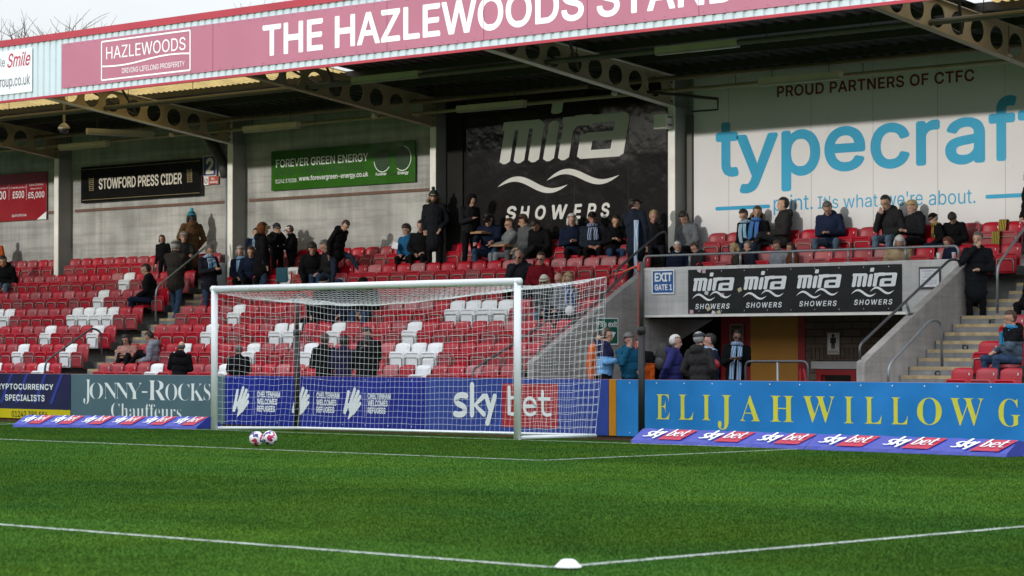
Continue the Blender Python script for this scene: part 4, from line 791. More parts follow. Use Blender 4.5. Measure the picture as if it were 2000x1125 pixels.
# ---------------------------------------------------------------- rails
def rail(label, runs, m=galv, legs=(), r=.024, name="handrail"):
    p0 = runs[0][0]; t = thing(name, label, "handrail", tuple(p0), "steel handrails")
    for pts in runs: a = MB(); a.tube(pts, r, 10); a.build("tube", m, t, smooth=True)
    for a0, a1 in legs: a = MB(); a.tube([a0, a1], r * .95, 10); a.box((a1[0] - .05, a1[1] - .05, a1[2]), (a1[0] + .05, a1[1] + .05, a1[2] + .012)); a.build("leg", galv, t, smooth=True)
    return t
xa_ = AISLE[0] + .70
# the stairs' middle hoops: pixels measured on the stair's own plane
def hoop(label, us, x, m=tube_dark, rr=.16):
    P = [atx(u, v, x) for u, v in us]; return rail(label, [rounded(P, rr)], m)
hoop("bent handrail in the middle of the left stairway, bottom flight", ((88, 735), (88, 707), (180, 640), (198, 648), (199, 705)), -16.25)
hoop("long bent handrail up the left stairway behind the standing people", ((304, 628), (305, 562), (402, 482), (420, 470)), -16.1, galv)
hoop("bent handrail low beside the raked wall behind the right goalpost", ((923, 742), (923, 722), (1010, 668), (1075, 622), (1082, 640)), -2.3)
hoop("dark sloping handrail on the left raked wall of the passage", ((1050, 700), (1050, 684), (1160, 595), (1235, 520), (1246, 524), (1250, 535)), -1.52)
hoop("upper dark handrail leaning over the stairs by the steward", ((1203, 552), (1203, 528), (1288, 455), (1301, 452), (1304, 500)), -1.95)
hoop("bent handrail on the lower flight of the far stairway with letters", ((1735, 752), (1735, 714), (1818, 624), (1838, 627), (1840, 718)), 6.65, galv)
hoop("bent handrail on the upper flight of the far stairway with letters", ((1948, 612), (1948, 518), (2012, 430), (2030, 440)), 7.2, galv)
P = [atx(u, v, XV1 + .085) for u, v in ((1680, 702), (1678, 675), (1856, 506), (1872, 508), (1876, 521))]
L = atx(1770, 588, XV1 + .085); L2 = atx(1776, 612, XV1 + .085)
rail("long handrail sloping up the right raked wall, before the notice", [rounded(P, .15)], tube_dark, [(tuple(L), tuple(L2))])
pr = [Vector((PX(u, v, VF + .08)[0], VF + .08, 0)) for u, v in ((1258, 500), (1872, 484))]; zt_r = 3.27
runs = [rounded([(pr[0].x, VF + .08, zt + .0), (pr[0].x, VF + .08, zt_r), (pr[1].x, VF + .08, zt_r), (pr[1].x, VF + .08, zt)], .12)]
rail("long level grey handrail along the top of the gate parapet", runs, galv, [((PX(u, 500, VF + .08)[0], VF + .08, zt_r), (PX(u, 500, VF + .08)[0], VF + .08, zt)) for u in (1347, 1446, 1549, 1657, 1769)])
yq = 6.2; P = [Vector((PX(u, v, yq)[0], yq, PX(u, v, yq)[1])) for u, v in ((1456, 742), (1456, 706), (1578, 706), (1578, 742))]
P[0].z = P[3].z = .012; rail("low black-topped barrier rail before the orange panel", [rounded(P, .12)], tube_dark, [((PX(1519, 707, yq)[0], yq, P[1].z), (PX(1519, 707, yq)[0], yq, .012))], name="barrier_rail")
yq = 8.2; P = [Vector((PX(u, v, yq)[0], yq, PX(u, v, yq)[1])) for u, v in ((1564, 742), (1564, 721), (1570, 720), (1592, 742))]; P[0].z = P[3].z = .012
t = thing("red_barrier", "small red gate rail inside the passage near the toilet door", "barrier", tuple(P[0])); a = MB(); a.tube(P, .03, 8); a.build("tube", red_paint, t)
yq = RE(6) + .1; P = [PX(569, 558, yq), PX(569, 531, yq), PX(597, 556, yq)]
t = thing("red_stair_rail", "short bright red sloping rail among the seats above the crossbar", "handrail", (P[0][0], yq, P[0][1])); a = MB(); a.tube([(P[0][0], yq, P[0][1] - .3), (P[1][0], yq, P[1][1]), (P[2][0], yq, P[2][1] - .1)], .022, 8); a.build("tube", strap_red, t)

# ---------------------------------------------------------------- lamps (unlit), camera, ducts
lamp_body = mat("cream_batten", (.52, .46, .33), rough=.5, var=.1); tube_glass = mat("unlit_tube_cover", (.38, .36, .30), rough=.3)
def batten(label, p, q):
    t = thing("strip_light", label, "strip light", tuple(p), "unlit strip lights under the roof"); p = Vector(p); q = Vector(q); d = (q - p).normalized(); n = Vector((-d.y, d.x, 0)) * .07
    def bx(z0, z1, w, m, nm):
        a = MB(); k = n * w; a.hexa([tuple(p - k + Vector((0, 0, z0))), tuple(q - k + Vector((0, 0, z0))), tuple(q + k + Vector((0, 0, z0))), tuple(p + k + Vector((0, 0, z0)))], [tuple(p - k + Vector((0, 0, z1))), tuple(q - k + Vector((0, 0, z1))), tuple(q + k + Vector((0, 0, z1))), tuple(p + k + Vector((0, 0, z1)))]); a.build(nm, m, t)
    bx(.0, .10, 1, lamp_body, "body"); bx(-.05, -.001, .8, tube_glass, "diffuser")
    a = MB()
    for f in (.15, .85): w = p.lerp(q, f); a.tube([tuple(w + Vector((0, 0, .1))), (w.x, w.y, zr(w.y) - .04)], .008, 5, caps=False)
    a.build("hanger", dark_steel, t)
bl = [((118, 290), (210, 283), 9.9, "unlit strip light by the first column from the red prize sign"), ((478, 255), (583, 247), 9.9, "unlit strip light above the green energy sign"), ((895, 215), (1025, 206), 9.9, "unlit strip light above the big mira sign"), ((1485, 163), (1643, 150), 9.9, "unlit strip light above the maroon PROUD PARTNERS lettering"),
      ((690, 160), (820, 148), 7.0, "unlit strip light on the front tray, between the two middle rafters"), ((1283, 104), (1442, 86), 7.0, "unlit strip light on the front tray, over the printer wall sign")]
for (u0, v0), (u1, v1), y, lab in bl: x0, z0 = PX(u0, v0, y); x1, z1 = PX(u1, v1, y); batten(lab, (x0, y, (z0 + z1) / 2), (x1, y, (z0 + z1) / 2))
batten("unlit strip light set crosswise over the cider sign bay", (-18.66, 8.45, 6.66), (-18.25, 10.15, 6.66))
p = aty(125, 250, 7.3); t = thing("dome_camera", "white dome security camera hanging from the front of the roof", "security camera", (p.x, p.y, p.z))
a = MB(); a.tube([(p.x, p.y, p.z + .08), (p.x, p.y, zr(p.y) - .05)], .03, 8); a.build("bracket", cream_steel, t)
a = MB(); a.lathe([(.03, .12), (.06, .1), (.13, .04), (.14, -.01), (.135, -.02)], (p.x, p.y, p.z), 20); a.build("housing", mat("camera_housing", (.45, .40, .33), rough=.4), t, smooth=True)
a = MB(); a.lathe([(.128, -.021), (.115, -.07), (.07, -.115), (.01, -.13)], (p.x, p.y, p.z), 20); a.build("dome", mat("smoked_dome", (.03, .03, .03), rough=.1), t, smooth=True)
for u, v, lab in ((731, 226, "small round floodlight on the second rafter from the mira sign"), (1200, 182, "small round floodlight under the rafter by the mira sign"), (1970, 110, "small round floodlight under the far rafter over the printer sign"), (335, 263, "small round floodlight under the rafter by the cider sign")):
    p = aty(u, v, 9.4); t = thing("spot_lamp", lab, "lamp", tuple(p)); a = MB(); a.ellipsoid(p, (.07, .07, .06), 12, 8); a.build("lamp_head", mat("pale_lamp_glass", (.5, .47, .4), rough=.3), t, smooth=True); a = MB(); a.tube([(p.x, p.y, p.z + .055), (p.x, p.y, zr(p.y) - .05)], .012, 6); a.build("stem", dark_steel, t)
p = [aty(u, v, WALL - .2) for u, v in ((405, 262), (420, 290), (435, 318), (441, 345))]; a = MB(); a.tube([tuple(q) for q in p], .13, 12); single("duct_pipe", a, mat("dark_duct", (.055, .055, .06), rough=.5, var=.2), "fat dark duct slanting down behind the figure 2 sign", "duct", smooth=True)
p = [aty(u, v, WALL - .16) for u, v in ((442, 345), (443, 450), (443, 520))]; a = MB(); a.tube([tuple(q) for q in p], .04, 8); single("downpipe", a, mat("grey_downpipe", (.25, .27, .30), rough=.5), "thin blue-grey downpipe beside the second column", "pipe", smooth=True)
yb = 10.75; c = aty(433, 540, yb); z = RZ(7); a = MB(); a.lathe([(.17, 0), (.18, .02), (.18, .42), (.17, .52), (.12, .60), (.02, .63)], (c.x, yb, z), 20); single("litter_bin", a, mat("grey_bin", (.22, .25, .28), rough=.4), "round grey domed bin at the foot of the second column", "bin", smooth=True)
# switch box and dark post by column, speaker on the column before the printer wall
cx = COLX[4]; t = thing("junction_box", "cream square box bolted near the top of the column by the mira sign", "box", (cx, 10.7, 6.05)); a = MB(); a.box((cx - .32, 10.55, 5.92), (cx + .02, 10.73, 6.22)); a.build("box", white_steel, t, bevel=.01); a = MB(); a.box((cx + .021, 10.6, 5.98), (cx + .06, 10.7, 6.0)); a.box((cx + .021, 10.6, 6.14), (cx + .06, 10.7, 6.16)); a.build("clip", dark_steel, t)
a = MB(); x1 = PX(1358, 400, WALL)[0]; x0 = PX(1346, 400, WALL)[0]; a.box((x0, WALL - .1, 2.95), (x1 - .01, WALL - .015, 6.2)); single("cable_duct", a, mat("dark_cable_duct", (.10, .10, .09), rough=.6), "dark vertical cable duct between column and white printer sign", "duct")
a = MB(); q = [aty(u, v, 10.0) for u, v in ((1150, 170), (1250, 178), (1402, 193), (1402, 214), (1350, 218))]; a.tube([tuple(w) for w in q[:3]], .035, 6); a.tube([tuple(w) for w in q[2:]], .02, 6); single("bracket_arm", a, dark_steel, "dark steel bracket arm reaching out past the column by the printer sign", "bracket")

# ---------------------------------------------------------------- bare trees beyond the roof
bark = mat("winter_bark", (.10, .085, .07), rough=.9, var=.25)
def bare_tree(label, x, y, h, seed):
    r = random.Random(seed); t = thing("bare_tree", label, "tree", (x, y, 0), "bare trees behind the stand"); a = MB(); tw = MB()
    def grow(p, d, ln, rad, lev):
        pts = [p]; q = p.copy(); dd = d.copy()
        for i in range(4): dd = (dd + Vector((r.gauss(0, .13), r.gauss(0, .13), r.gauss(.03, .08)))).normalized(); q = q + dd * ln / 4; pts.append(q)
        (a if lev < 2 else tw).tube(pts, [rad * (1 - .16 * i) for i in range(5)], 8 if lev < 2 else 4, caps=False)
        if lev >= 5: return
        for i in range(r.choice((3, 4, 4)) if lev else 5):
            f = r.uniform(.45, 1.0); k = min(3, int(f * 4)); b = pts[k].lerp(pts[k + 1], f * 4 - k) if k < 4 else pts[-1]
            w = (dd + Vector((r.gauss(0, .55), r.gauss(0, .55), r.gauss(.15, .3)))).normalized(); grow(b, w, ln * r.uniform(.55, .78), max(.012, rad * .55), lev + 1)
    grow(Vector((x, y, -.1)), Vector((0, 0, 1)), h * .42, .2, 0); 
    f = h / max(v[2] for v in tw.v)
    for m in (a, tw): m.v = [(x + (v[0] - x) * f, y + (v[1] - y) * f, v[2] * f) for v in m.v]
    a.build("trunk", bark, t, smooth=True); tw.build("crown", bark, t)
p = aty(35, 60, 24); bare_tree("tall bare winter tree rising beyond the end of the roof", p.x, 24, 13.25, 4)
p = aty(100, 60, 26); bare_tree("shorter bare winter tree with thin twigs, second beyond the roof", p.x, 26, 13.4, 9)
p = aty(485, 10, 26); bare_tree("bare winter tree peeping over the roof above the pink sign", p.x, 26, 13.45, 15)
# ---------------------------------------------------------------- spectators
SKIN = mat("skin", (.43, .245, .18), rough=.55, var=.08, vscale=14); SHOE = mat("dark_shoe", (.02, .02, .022), rough=.5)
def cloth(c):
    nm = "cloth_%02x%02x%02x" % tuple(int(255 * x) for x in c); return mat(nm, c, rough=.9, spec=.12, var=.22, vscale=7, bump=.5, bscale=16)
def hairm(c): nm = "hair_%02x%02x%02x" % tuple(int(255 * x) for x in c); return mat(nm, c, rough=.55, var=.35, vscale=40, bump=.6, bscale=70)
BLK = (.006, .006, .0075); NVY = (.009, .014, .034); DGR = (0.022, 0.022, 0.024); JEAN = (0.032, 0.061, 0.112); LJEAN = (0.094, 0.144, 0.209); GRY = (0.144, 0.151, 0.166); BRN = (0.101, 0.054, 0.025); RED = (0.144, 0.007, 0.013); BLU = (0.014, 0.094, 0.216); TEAL = (0.007, 0.065, 0.122)
HB = (.012, .009, .008); HBR = (.05, .028, .016); HG = (.28, .28, .28); HW = (.55, .54, .52); HBL = (.36, .26, .13); HR = (.11, .028, .014); HDG = (.10, .095, .09)
_uv = []
for i_ in range(9):
    for j_ in range(12):
        th = math.pi * i_ / 8; _uv.append((math.sin(th) * math.cos(2 * math.pi * j_ / 12), math.sin(th) * math.sin(2 * math.pi * j_ / 12), math.cos(th)))
_UV = np.array(_uv); _UF = [(i_ * 12 + j_, (i_ + 1) * 12 + j_, (i_ + 1) * 12 + (j_ + 1) % 12, i_ * 12 + (j_ + 1) % 12) for i_ in range(8) for j_ in range(12)]
def frame_(d):
    d = d / max(np.linalg.norm(d), 1e-9); a = np.cross(d, (0, 0, 1.) if abs(d[2]) < .9 else (1., 0, 0)); a /= np.linalg.norm(a); return np.stack([a, np.cross(d, a), d])
class Body:
    def __init__(s): s.p = []
    def cap(s, a, b, ra, rb, m): s.p.append((0, np.array(a, float), np.array(b, float), ra, rb, m))
    def ell(s, c, r, m, R=None): s.p.append((1, np.array(c, float), np.array(r, float), R if R is not None else np.eye(3), 0, m))
    def mesh(s):
        V = []; F = []
        for p in s.p:
            o = len(V) * len(_UV)
            if p[0] == 0:
                fr = frame_(p[2] - p[1] if np.linalg.norm(p[2] - p[1]) > 1e-6 else np.array([0, 0, 1.])); up = (_UV[:, 2] > 0)[:, None]
                V.append(np.where(up, p[2] + (_UV * p[4]) @ fr, p[1] + (_UV * p[3]) @ fr))
            else: V.append(p[1] + (_UV * p[2]) @ p[3].T)
            F += [tuple(i + o for i in f) for f in _UF]
        return np.concatenate(V), F
    def classify(s, X):
        best = np.full(len(X), 1e9); m = np.zeros(len(X), int)
        for p in s.p:
            if p[0] == 0:
                d = p[2] - p[1]; L = d @ d; t = np.clip(((X - p[1]) @ d) / L, 0, 1) if L > 1e-9 else np.zeros(len(X)); q = np.linalg.norm(X - p[1] - t[:, None] * d, axis=1) - (p[3] + (p[4] - p[3]) * t)
            else:
                y = ((X - p[1]) @ p[3]) / p[2]; q = (np.linalg.norm(y, axis=1) - 1) * p[2].min()
            w = q < best; best[w] = q[w]; m[w] = p[5]
        return m
def rx_(a): c, s = math.cos(a), math.sin(a); return np.array([[1, 0, 0], [0, c, -s], [0, s, c]])
def ry_(a): c, s = math.cos(a), math.sin(a); return np.array([[c, 0, s], [0, 1, 0], [-s, 0, c]])
def rz_(a): c, s = math.cos(a), math.sin(a); return np.array([[c, -s, 0], [s, c, 0], [0, 0, 1]])
ARMS = {'lap': ((.055, -.05, -.27), (-.09, -.27, -.33)), 'phone': ((.05, -.07, -.26), (-.11, -.30, -.20)), 'down': ((.05, .02, -.29), (.05, -.05, -.54)), 'pocket': ((.09, .04, -.27), (-.01, -.09, -.45)),
        'chin': ((.01, -.17, -.23), (-.14, -.16, .03)), 'reach': ((.04, -.20, -.17), (-.03, -.43, -.20)), 'behind': ((.09, .09, -.25), (-.10, .17, -.42)), 'mouth': ((.02, -.18, -.18), (-.12, -.19, .05)), 'knee': ((.06, -.10, -.26), (.0, -.33, -.36)), 'hang': ((.08, .06, -.28), (.06, -.02, -.50))}
PEOPLE = []; SEATED = []
def person(label, u, v, row=None, y=None, z=None, pose='sit', h=0, jk=BLK, tr=BLK, hair=('short', HBR), hat=None, arms='lap', lean=0, turn=0, nod=0, roll=0, scarf=None, glasses=None, legs=None, coat=0, hood=None, shoes=None, skin=None, bag=None, tall=None, beard=None, group=None, vest=None, yoff=0.):
    PEOPLE.append(dict(label=label, u=u, v=v, row=row, y=y, z=z, pose=pose, h=h, jk=jk, tr=tr, hair=hair, hat=hat, arms=arms if isinstance(arms, tuple) else (arms, arms), lean=lean, turn=turn, nod=nod, roll=roll, scarf=scarf, glasses=glasses, legs=legs, coat=coat, hood=hood, shoes=shoes, skin=skin, bag=bag, tall=tall, beard=beard, group=group, vest=vest, yoff=yoff))
def skeleton(P):
    sit = P['pose'] == 'sit'; pel = np.array([0, 0, .55 if sit else .95]); Rm = rz_(0) @ ry_(math.radians(P['roll'])) @ rx_(math.radians(P['lean'])); U = lambda q: pel + Rm @ (np.array(q, float))
    J = dict(pel=pel, R=Rm, chest=U((0, 0, .33)), neck=U((0, .01, .51)), U=U)
    Hr = Rm @ rz_(math.radians(P['turn'])) @ rx_(math.radians(P['nod'])); J['HR'] = Hr; J['hb'] = U((0, -.005, .535)); J['head'] = J['hb'] + Hr @ np.array([0, -.025, .125])
    for s, k in ((-1, 0), (1, 1)):
        S = U((s * .185, .01, .445)); J['S', s] = S; e, w = ARMS[P['arms'][k]]; jr = random.Random(int(P['u'] * 7 + s)); e = tuple(q + jr.uniform(-.025, .025) for q in e); w = tuple(q + jr.uniform(-.03, .03) for q in w)
        J['E', s] = S + Rm @ np.array([s * e[0], e[1], e[2]]); J['W', s] = S + Rm @ np.array([s * w[0], w[1], w[2]])
        if sit: hp = (s * .09, -.0, .54); kn = (s * .13, -.42, .55); an = (s * .12, -.40, .09)
        else: hp = (s * .09, 0, .92); kn = (s * .11, -.03, .50); an = (s * .11, .02, .085)
        if P['legs'] == 'raised': kn = (s * .10, -.30, .83); an = (s * .09, -.56, .50)
        if P['legs'] == 'climb' and s > 0: kn = (s * .20, -.30, .80); an = (s * .25, -.50, .48)
        if P['legs'] == 'stride': kn = (s * .10, -.10 * s - .04, .50); an = (s * .10, -.20 * s + .05, .09)
        if P['legs'] == 'crossed' and s > 0: kn = (.02, -.42, .66); an = (-.22, -.50, .42)
        if P['legs'] == 'apart': kn = (s * .20, -.40, .56); an = (s * .17, -.38, .09)
        if P['legs'] == 'aside': kn = (s * .12 + .10, -.40, .56); an = (s * .12 + .14, -.38, .09)
        J['H', s], J['K', s], J['A', s] = map(np.array, (hp, kn, an))
    return J
def bodyprims(P, J):
    B = Body(); sit = P['pose'] == 'sit'; R = J['R']; U = J['U']; bulk = 1.17
    B.ell(J['pel'] + np.array([0, .0, .0]), (.175, .135, .125), 2)
    B.ell(U((0, -.01, .15)), (.172 * bulk, .135 * bulk, .17), 1, R); B.ell(U((0, 0, .33)), (.185 * bulk, .135 * bulk, .18), 1, R); B.cap(U((-.13, .01, .44)), U((.13, .01, .44)), .08, .08, 1)
    B.ell(U((0, .0, .02)), (.185, .148, .12), 1, R)
    if P['coat']: B.cap(J['pel'], J['pel'] + np.array([0, 0, -P['coat']]), .175, .19, 1); B.ell(J['pel'] + np.array([0, 0, -P['coat'] + .02]), (.20, .16, .10), 1)
    B.cap(U((0, .01, .48)), J['hb'] + J['HR'] @ np.array([0, -.01, .06]), .06, .055, 0)
    B.ell(U((0, .005, .495)), (.115, .105, .06), 1, R)
    if not P['scarf']: B.ell(U((0, .012, .53)), (.082, .085, .05), 1, R)
    if P['hood'] == 'down': B.ell(U((0, .10, .50)), (.13, .075, .085), 1, R)
    H = lambda q: J['hb'] + J['HR'] @ np.array(q, float); HR = J['HR']
    B.ell(H((0, -.015, .145)), (.077, .096, .098), 0, HR); B.ell(H((0, -.045, .065)), (.058, .062, .066), 0, HR); B.ell(H((0, -.072, .03)), (.030, .026, .024), 0, HR)
    B.cap(H((0, -.108, .115)), H((0, -.122, .085)), .011, .015, 0); B.cap(H((-.04, -.10, .142)), H((.04, -.10, .142)), .011, .011, 0)
    for s in (-1, 1):
        B.ell(H((s * .077, .0, .11)), (.012, .02, .032), 0, HR)
        S, E, W = J['S', s], J['E', s], J['W', s]; B.cap(S, E, .074, .064, 1); B.cap(E, W, .063, .050, 1)
        d = W - E; d /= np.linalg.norm(d); fr = frame_(d); inn = R @ np.array([-s, 0, 0.]); inn = inn - d * (inn @ d); inn /= max(np.linalg.norm(inn), 1e-6); nn = np.cross(d, inn)
        pc = W + d * .055; B.ell(pc, (.040, .022, .052), 0, np.stack([inn, nn, d], 1)); curl = nn * (.35 if (nn @ np.array([0, 0, -1.])) > 0 else -.35)
        for q, ln in ((-.028, .060), (-.010, .072), (.009, .068), (.027, .054)):
            b = pc + d * .042 + inn * q; k = b + d * ln * .55 + curl * .018; B.cap(b, k, .0105, .010, 0); B.cap(k, k + (d * .7 + curl) * ln * .5, .010, .0085, 0)
        B.cap(pc + inn * .034 - d * .01, pc + inn * .062 + d * .028, .012, .010, 0)
        h, k, a = J['H', s], J['K', s], J['A', s]; B.cap(h, k, .092, .066, 2); B.cap(k, a, .066, .048, 2)
        ft = a + np.array([s * .02, -.19, -.035]); B.cap(a + np.array([0, .035, -.035]), ft, .045, .040, 3); B.cap(a + np.array([0, 0, .02]), a + np.array([0, .0, -.03]), .046, .048, 3)
    return B
def place(P, J):
    """where the figure stands: feet on its tread, head where the photograph has it"""
    hz = J['head'][2]
    if P['row']:
        k = P['row']; z = RZ(k)
        y0 = RE(k) + .56 if P['pose'] == 'sit' else RE(k) + .22
    else: z = P['z']; y0 = P['y']
    y0 += P['yoff']; yh = y0; Rz = rz_(math.radians(P['h']))
    for it in range(4):
        p = aty(P['u'], P['v'], yh); sc = (p.z - z) / hz; sc = max(.70, min(1.16, sc)) if not P['tall'] else P['tall']
        off = Rz @ (J['head'] * sc); yh = y0 + off[1]
    p = aty(P['u'], P['v'], yh); return np.array([p.x - off[0], y0, z if not P['tall'] else p.z - hz * sc]), sc, Rz
def build_people():
    todo = []; pr_ = random.Random(5)
    for P in PEOPLE:
        # nobody sits to attention: a few degrees of slouch, turn and tilt each
        if P['pose'] == 'sit' and not P['legs'] == 'raised': P['lean'] += pr_.uniform(2, 13)
        P['roll'] += pr_.uniform(-5, 5); P['turn'] += pr_.uniform(-12, 12); P['nod'] += pr_.uniform(-2, 9); P['quilt'] = pr_.random() < .45; P['hood'] = P['hood'] or ('down' if pr_.random() < .4 else None); tn = pr_.uniform(.82, 1.12); P['skin'] = P['skin'] or tuple(round(c * tn, 3) for c in (.43, .245 + pr_.uniform(-.015, .015), .18 + pr_.uniform(-.02, .015)))
        J = skeleton(P); B = bodyprims(P, J); pos, sc, Rz = place(P, J); V, F = B.mesh()
        me = bpy.data.meshes.new("figure"); me.from_pydata(V.tolist(), [], F); ob = bpy.data.objects.new("figure", me); C.objects.link(ob)
        rm = ob.modifiers.new("skin", 'REMESH'); rm.mode = 'VOXEL'; rm.voxel_size = .0145; sm = ob.modifiers.new("soft", 'SMOOTH'); sm.factor = .5; sm.iterations = 4
        todo.append((P, J, B, pos, sc, Rz, ob))
    dg = bpy.context.evaluated_depsgraph_get()
    out = [bpy.data.meshes.new_from_object(t[6].evaluated_get(dg)) for t in todo]
    for (P, J, B, pos, sc, Rz, ob), me in zip(todo, out):
        bpy.data.objects.remove(ob)
        n = len(me.vertices); X = np.empty(n * 3); me.vertices.foreach_get("co", X); X = X.reshape(-1, 3)
        nf = len(me.polygons); FC = np.empty(nf * 3); me.polygons.foreach_get("center", FC); mi = B.classify(FC.reshape(-1, 3)); fcx = FC.reshape(-1, 3)
        if P['vest']: mi[(mi == 1) & (fcx[:, 2] < J['chest'][2] - .04) & (np.abs(fcx[:, 0]) < 2)] = 4
        # creases: cloth bunches at elbows, waist and knees
        X = X + ((mi_v := 0) or 0)
        nz = np.sin(X[:, 2] * 55 + 6 * np.sin(X[:, 0] * 17) + X[:, 1] * 21) * np.sin(X[:, 0] * 31 + X[:, 1] * 27 + X[:, 2] * 12) * .0045
        if P['quilt']: nz = nz + .007 * np.abs(np.sin(X[:, 2] * 42)) ** .6 * (X[:, 2] > J['pel'][2] - .05)
        nrm = np.empty(n * 3); me.vertices.foreach_get("normal", nrm); X2 = X + nrm.reshape(-1, 3) * (nz * (X[:, 2] < J['hb'][2] - .03))[:, None]
        me.vertices.foreach_set("co", ((X2 * sc) @ Rz.T).ravel()); me.polygons.foreach_set("use_smooth", [True] * nf)
        me.materials.clear(); sk = SKIN if not P['skin'] else mat("skin_%d" % int(P['skin'][0] * 1000), P['skin'], rough=.55, var=.08)
        for m in (sk, cloth(P['jk']), cloth(P['tr']), cloth(P['shoes']) if P['shoes'] else SHOE): me.materials.append(m)
        if P['vest']: me.materials.append(cloth(P['vest']))
        me.polygons.foreach_set("material_index", mi.astype(np.int32)); me.update(); me.name = "person"
        o = bpy.data.objects.new("person", me); C.objects.link(o); o.location = pos; tag(o, P['label'], "person", P['group'])
        P['obj'] = o; P['pos'] = pos
        if P['pose'] == 'sit' and P['row']: SEATED.append((P['row'], pos[0]))
        Hh = lambda q: tuple(pos + Rz @ ((J['hb'] + J['HR'] @ np.array(q, float)) * sc)); Uu = lambda q: tuple(pos + Rz @ (J['U'](q) * sc)); RR = Matrix((Rz @ J['HR']).tolist())
        def cappy(c, r, m, name, cut=None, n=18, k=12, rough_=0.):
            """part of an ellipsoid on the head: CUT(x, y, z) in head space says which points stay"""
            mb_ = MB(); keep = []; vs = []
            for i in range(k + 1):
                th = math.pi * i / k
                for j in range(n):
                    q = np.array([math.sin(th) * math.cos(2 * math.pi * j / n), math.sin(th) * math.sin(2 * math.pi * j / n), math.cos(th)]); w = 1 + rough_ * math.sin(7 * q[0] + 11 * q[1] + 5) * math.sin(9 * q[2] + 13 * q[0])
                    p = np.array(c) + q * np.array(r) * w; vs.append(Hh(p)); keep.append(cut is None or cut(*p))
            fs = [(i * n + j, (i + 1) * n + j, (i + 1) * n + (j + 1) % n, i * n + (j + 1) % n) for i in range(k) for j in range(n)]
            fs = [f for f in fs if all(keep[q] for q in f)]; mb_.add(vs, fs)
            ob_ = mb_.build(name, m, o, smooth=True); sd = ob_.modifiers.new("thick", 'SOLIDIFY'); sd.thickness = .010 * sc; sd.offset = 0; return ob_
        st, hc = P['hair'] if P['hair'] else (None, None); hat = P['hat']
        if st and not (hat and hat[0] in ('hood', 'bear')):
            hm = hairm(hc)
            if st in ('short', 'bob', 'long', 'mop', 'tied'):
                front = {'short': -.083, 'bob': -.088, 'long': -.088, 'mop': -.104, 'tied': -.085}[st]; g = {'short': .006, 'bob': .016, 'long': .014, 'mop': .018, 'tied': .008}[st]
                low = {'short': .075, 'bob': -.02, 'long': -.06, 'mop': .075, 'tied': .06}[st]
                cappy((0, -.006, .150), (.079 + g, .098 + g, .100 + g), hm, "hair", lambda x, y, z: (z > .180 + (0 if y > -.06 else (.012 if st != 'mop' else -.028))) or (y > -.008 - .30 * max(0, z - .125) and z > low - .03 + (0 if y > .03 else .02)), rough_=.035 if st != 'mop' else .06)
                if st in ('bob', 'long'):
                    mb_ = MB(); lo_ = .03 if st == 'bob' else -.12
                    for s in (-1, 1): mb_.tube([Hh((s * .080, .0, .17)), Hh((s * .090, -.012, .10)), Hh((s * .088, -.012, .04)), Hh((s * .080, -.02 if st == 'long' else 0, lo_))], [.024 * sc, .030 * sc, .030 * sc, .014 * sc], 8)
                    mb_.tube([Hh((0, .075, .16)), Hh((0, .085, .06)), Hh((0, .08, lo_ - .01))], [.05 * sc, .06 * sc, .035 * sc], 10); mb_.build("hair", hm, o, smooth=True)
                if st == 'tied': mb_ = MB(); mb_.ellipsoid(Hh((0, .10, .17)), (.04 * sc,) * 3); mb_.build("hair", hm, o, smooth=True)
            if st == 'sides': cappy((0, .0, .130), (.082, .098, .075), hm, "hair", lambda x, y, z: y > -.01 and .06 < z < .16)
        if hat:
            hk = hat[0]; hm = cloth(hat[1])
            if hk in ('beanie', 'bobble'):
                cappy((0, -.008, .155), (.092, .110, .112), hm, "hat", lambda x, y, z: z > .150 + (.02 if y < -.05 else -.015 if y > 0 else 0))
                mb_ = MB(); mb_.tube([Hh((.095 * math.cos(a), -.008 + .112 * math.sin(a), .165 - .02 * math.sin(a) * -1)) for a in np.linspace(0, 2 * math.pi, 17)[:-1]], .016 * sc, 6, closed=True); mb_.build("hat_brim", cloth(hat[2]) if len(hat) > 2 else hm, o, smooth=True)
                if hk == 'bobble': mb_ = MB(); mb_.ellipsoid(Hh((0, 0, .295)), (.038 * sc,) * 3); mb_.build("bobble", hm, o, smooth=True)
            if hk == 'cap':
                cappy((0, -.008, .150), (.088, .106, .100), hm, "hat", lambda x, y, z: z > .158)
                mb_ = MB(); rim = [(.075 * math.sin(a), -.075 - .115 * math.cos(a) ** .8 if abs(a) < 1.5 else -.075, .166 - .018 * (math.cos(a))) for a in np.linspace(-1.45, 1.45, 11)]; mb_.add([Hh(q) for q in rim] + [Hh((q[0], q[1], q[2] + .008)) for q in rim], [tuple(range(10, -1, -1)), tuple(range(11, 22))] + [(i, i + 1, i + 12, i + 11) for i in range(10)]); mb_.build("peak", hm, o)
            if hk == 'flat':
                cappy((0, -.025, .185), (.098, .128, .055), hm, "hat", lambda x, y, z: z > .165)
                mb_ = MB(); mb_.ellipsoid(Hh((0, -.118, .172)), (.07 * sc, .05 * sc, .012 * sc), R=RR); mb_.build("peak", hm, o, smooth=True)
            if hk == 'hood': cappy((0, .005, .135), (.105, .120, .140), hm, "hood", lambda x, y, z: y > -.075 + .10 * max(0, .10 - z) or z > .225)
            if hk == 'fur': cappy((0, .05, .06), (.135, .10, .10), hm, "fur_hood", lambda x, y, z: z < .13 and y > -.03, rough_=.10)
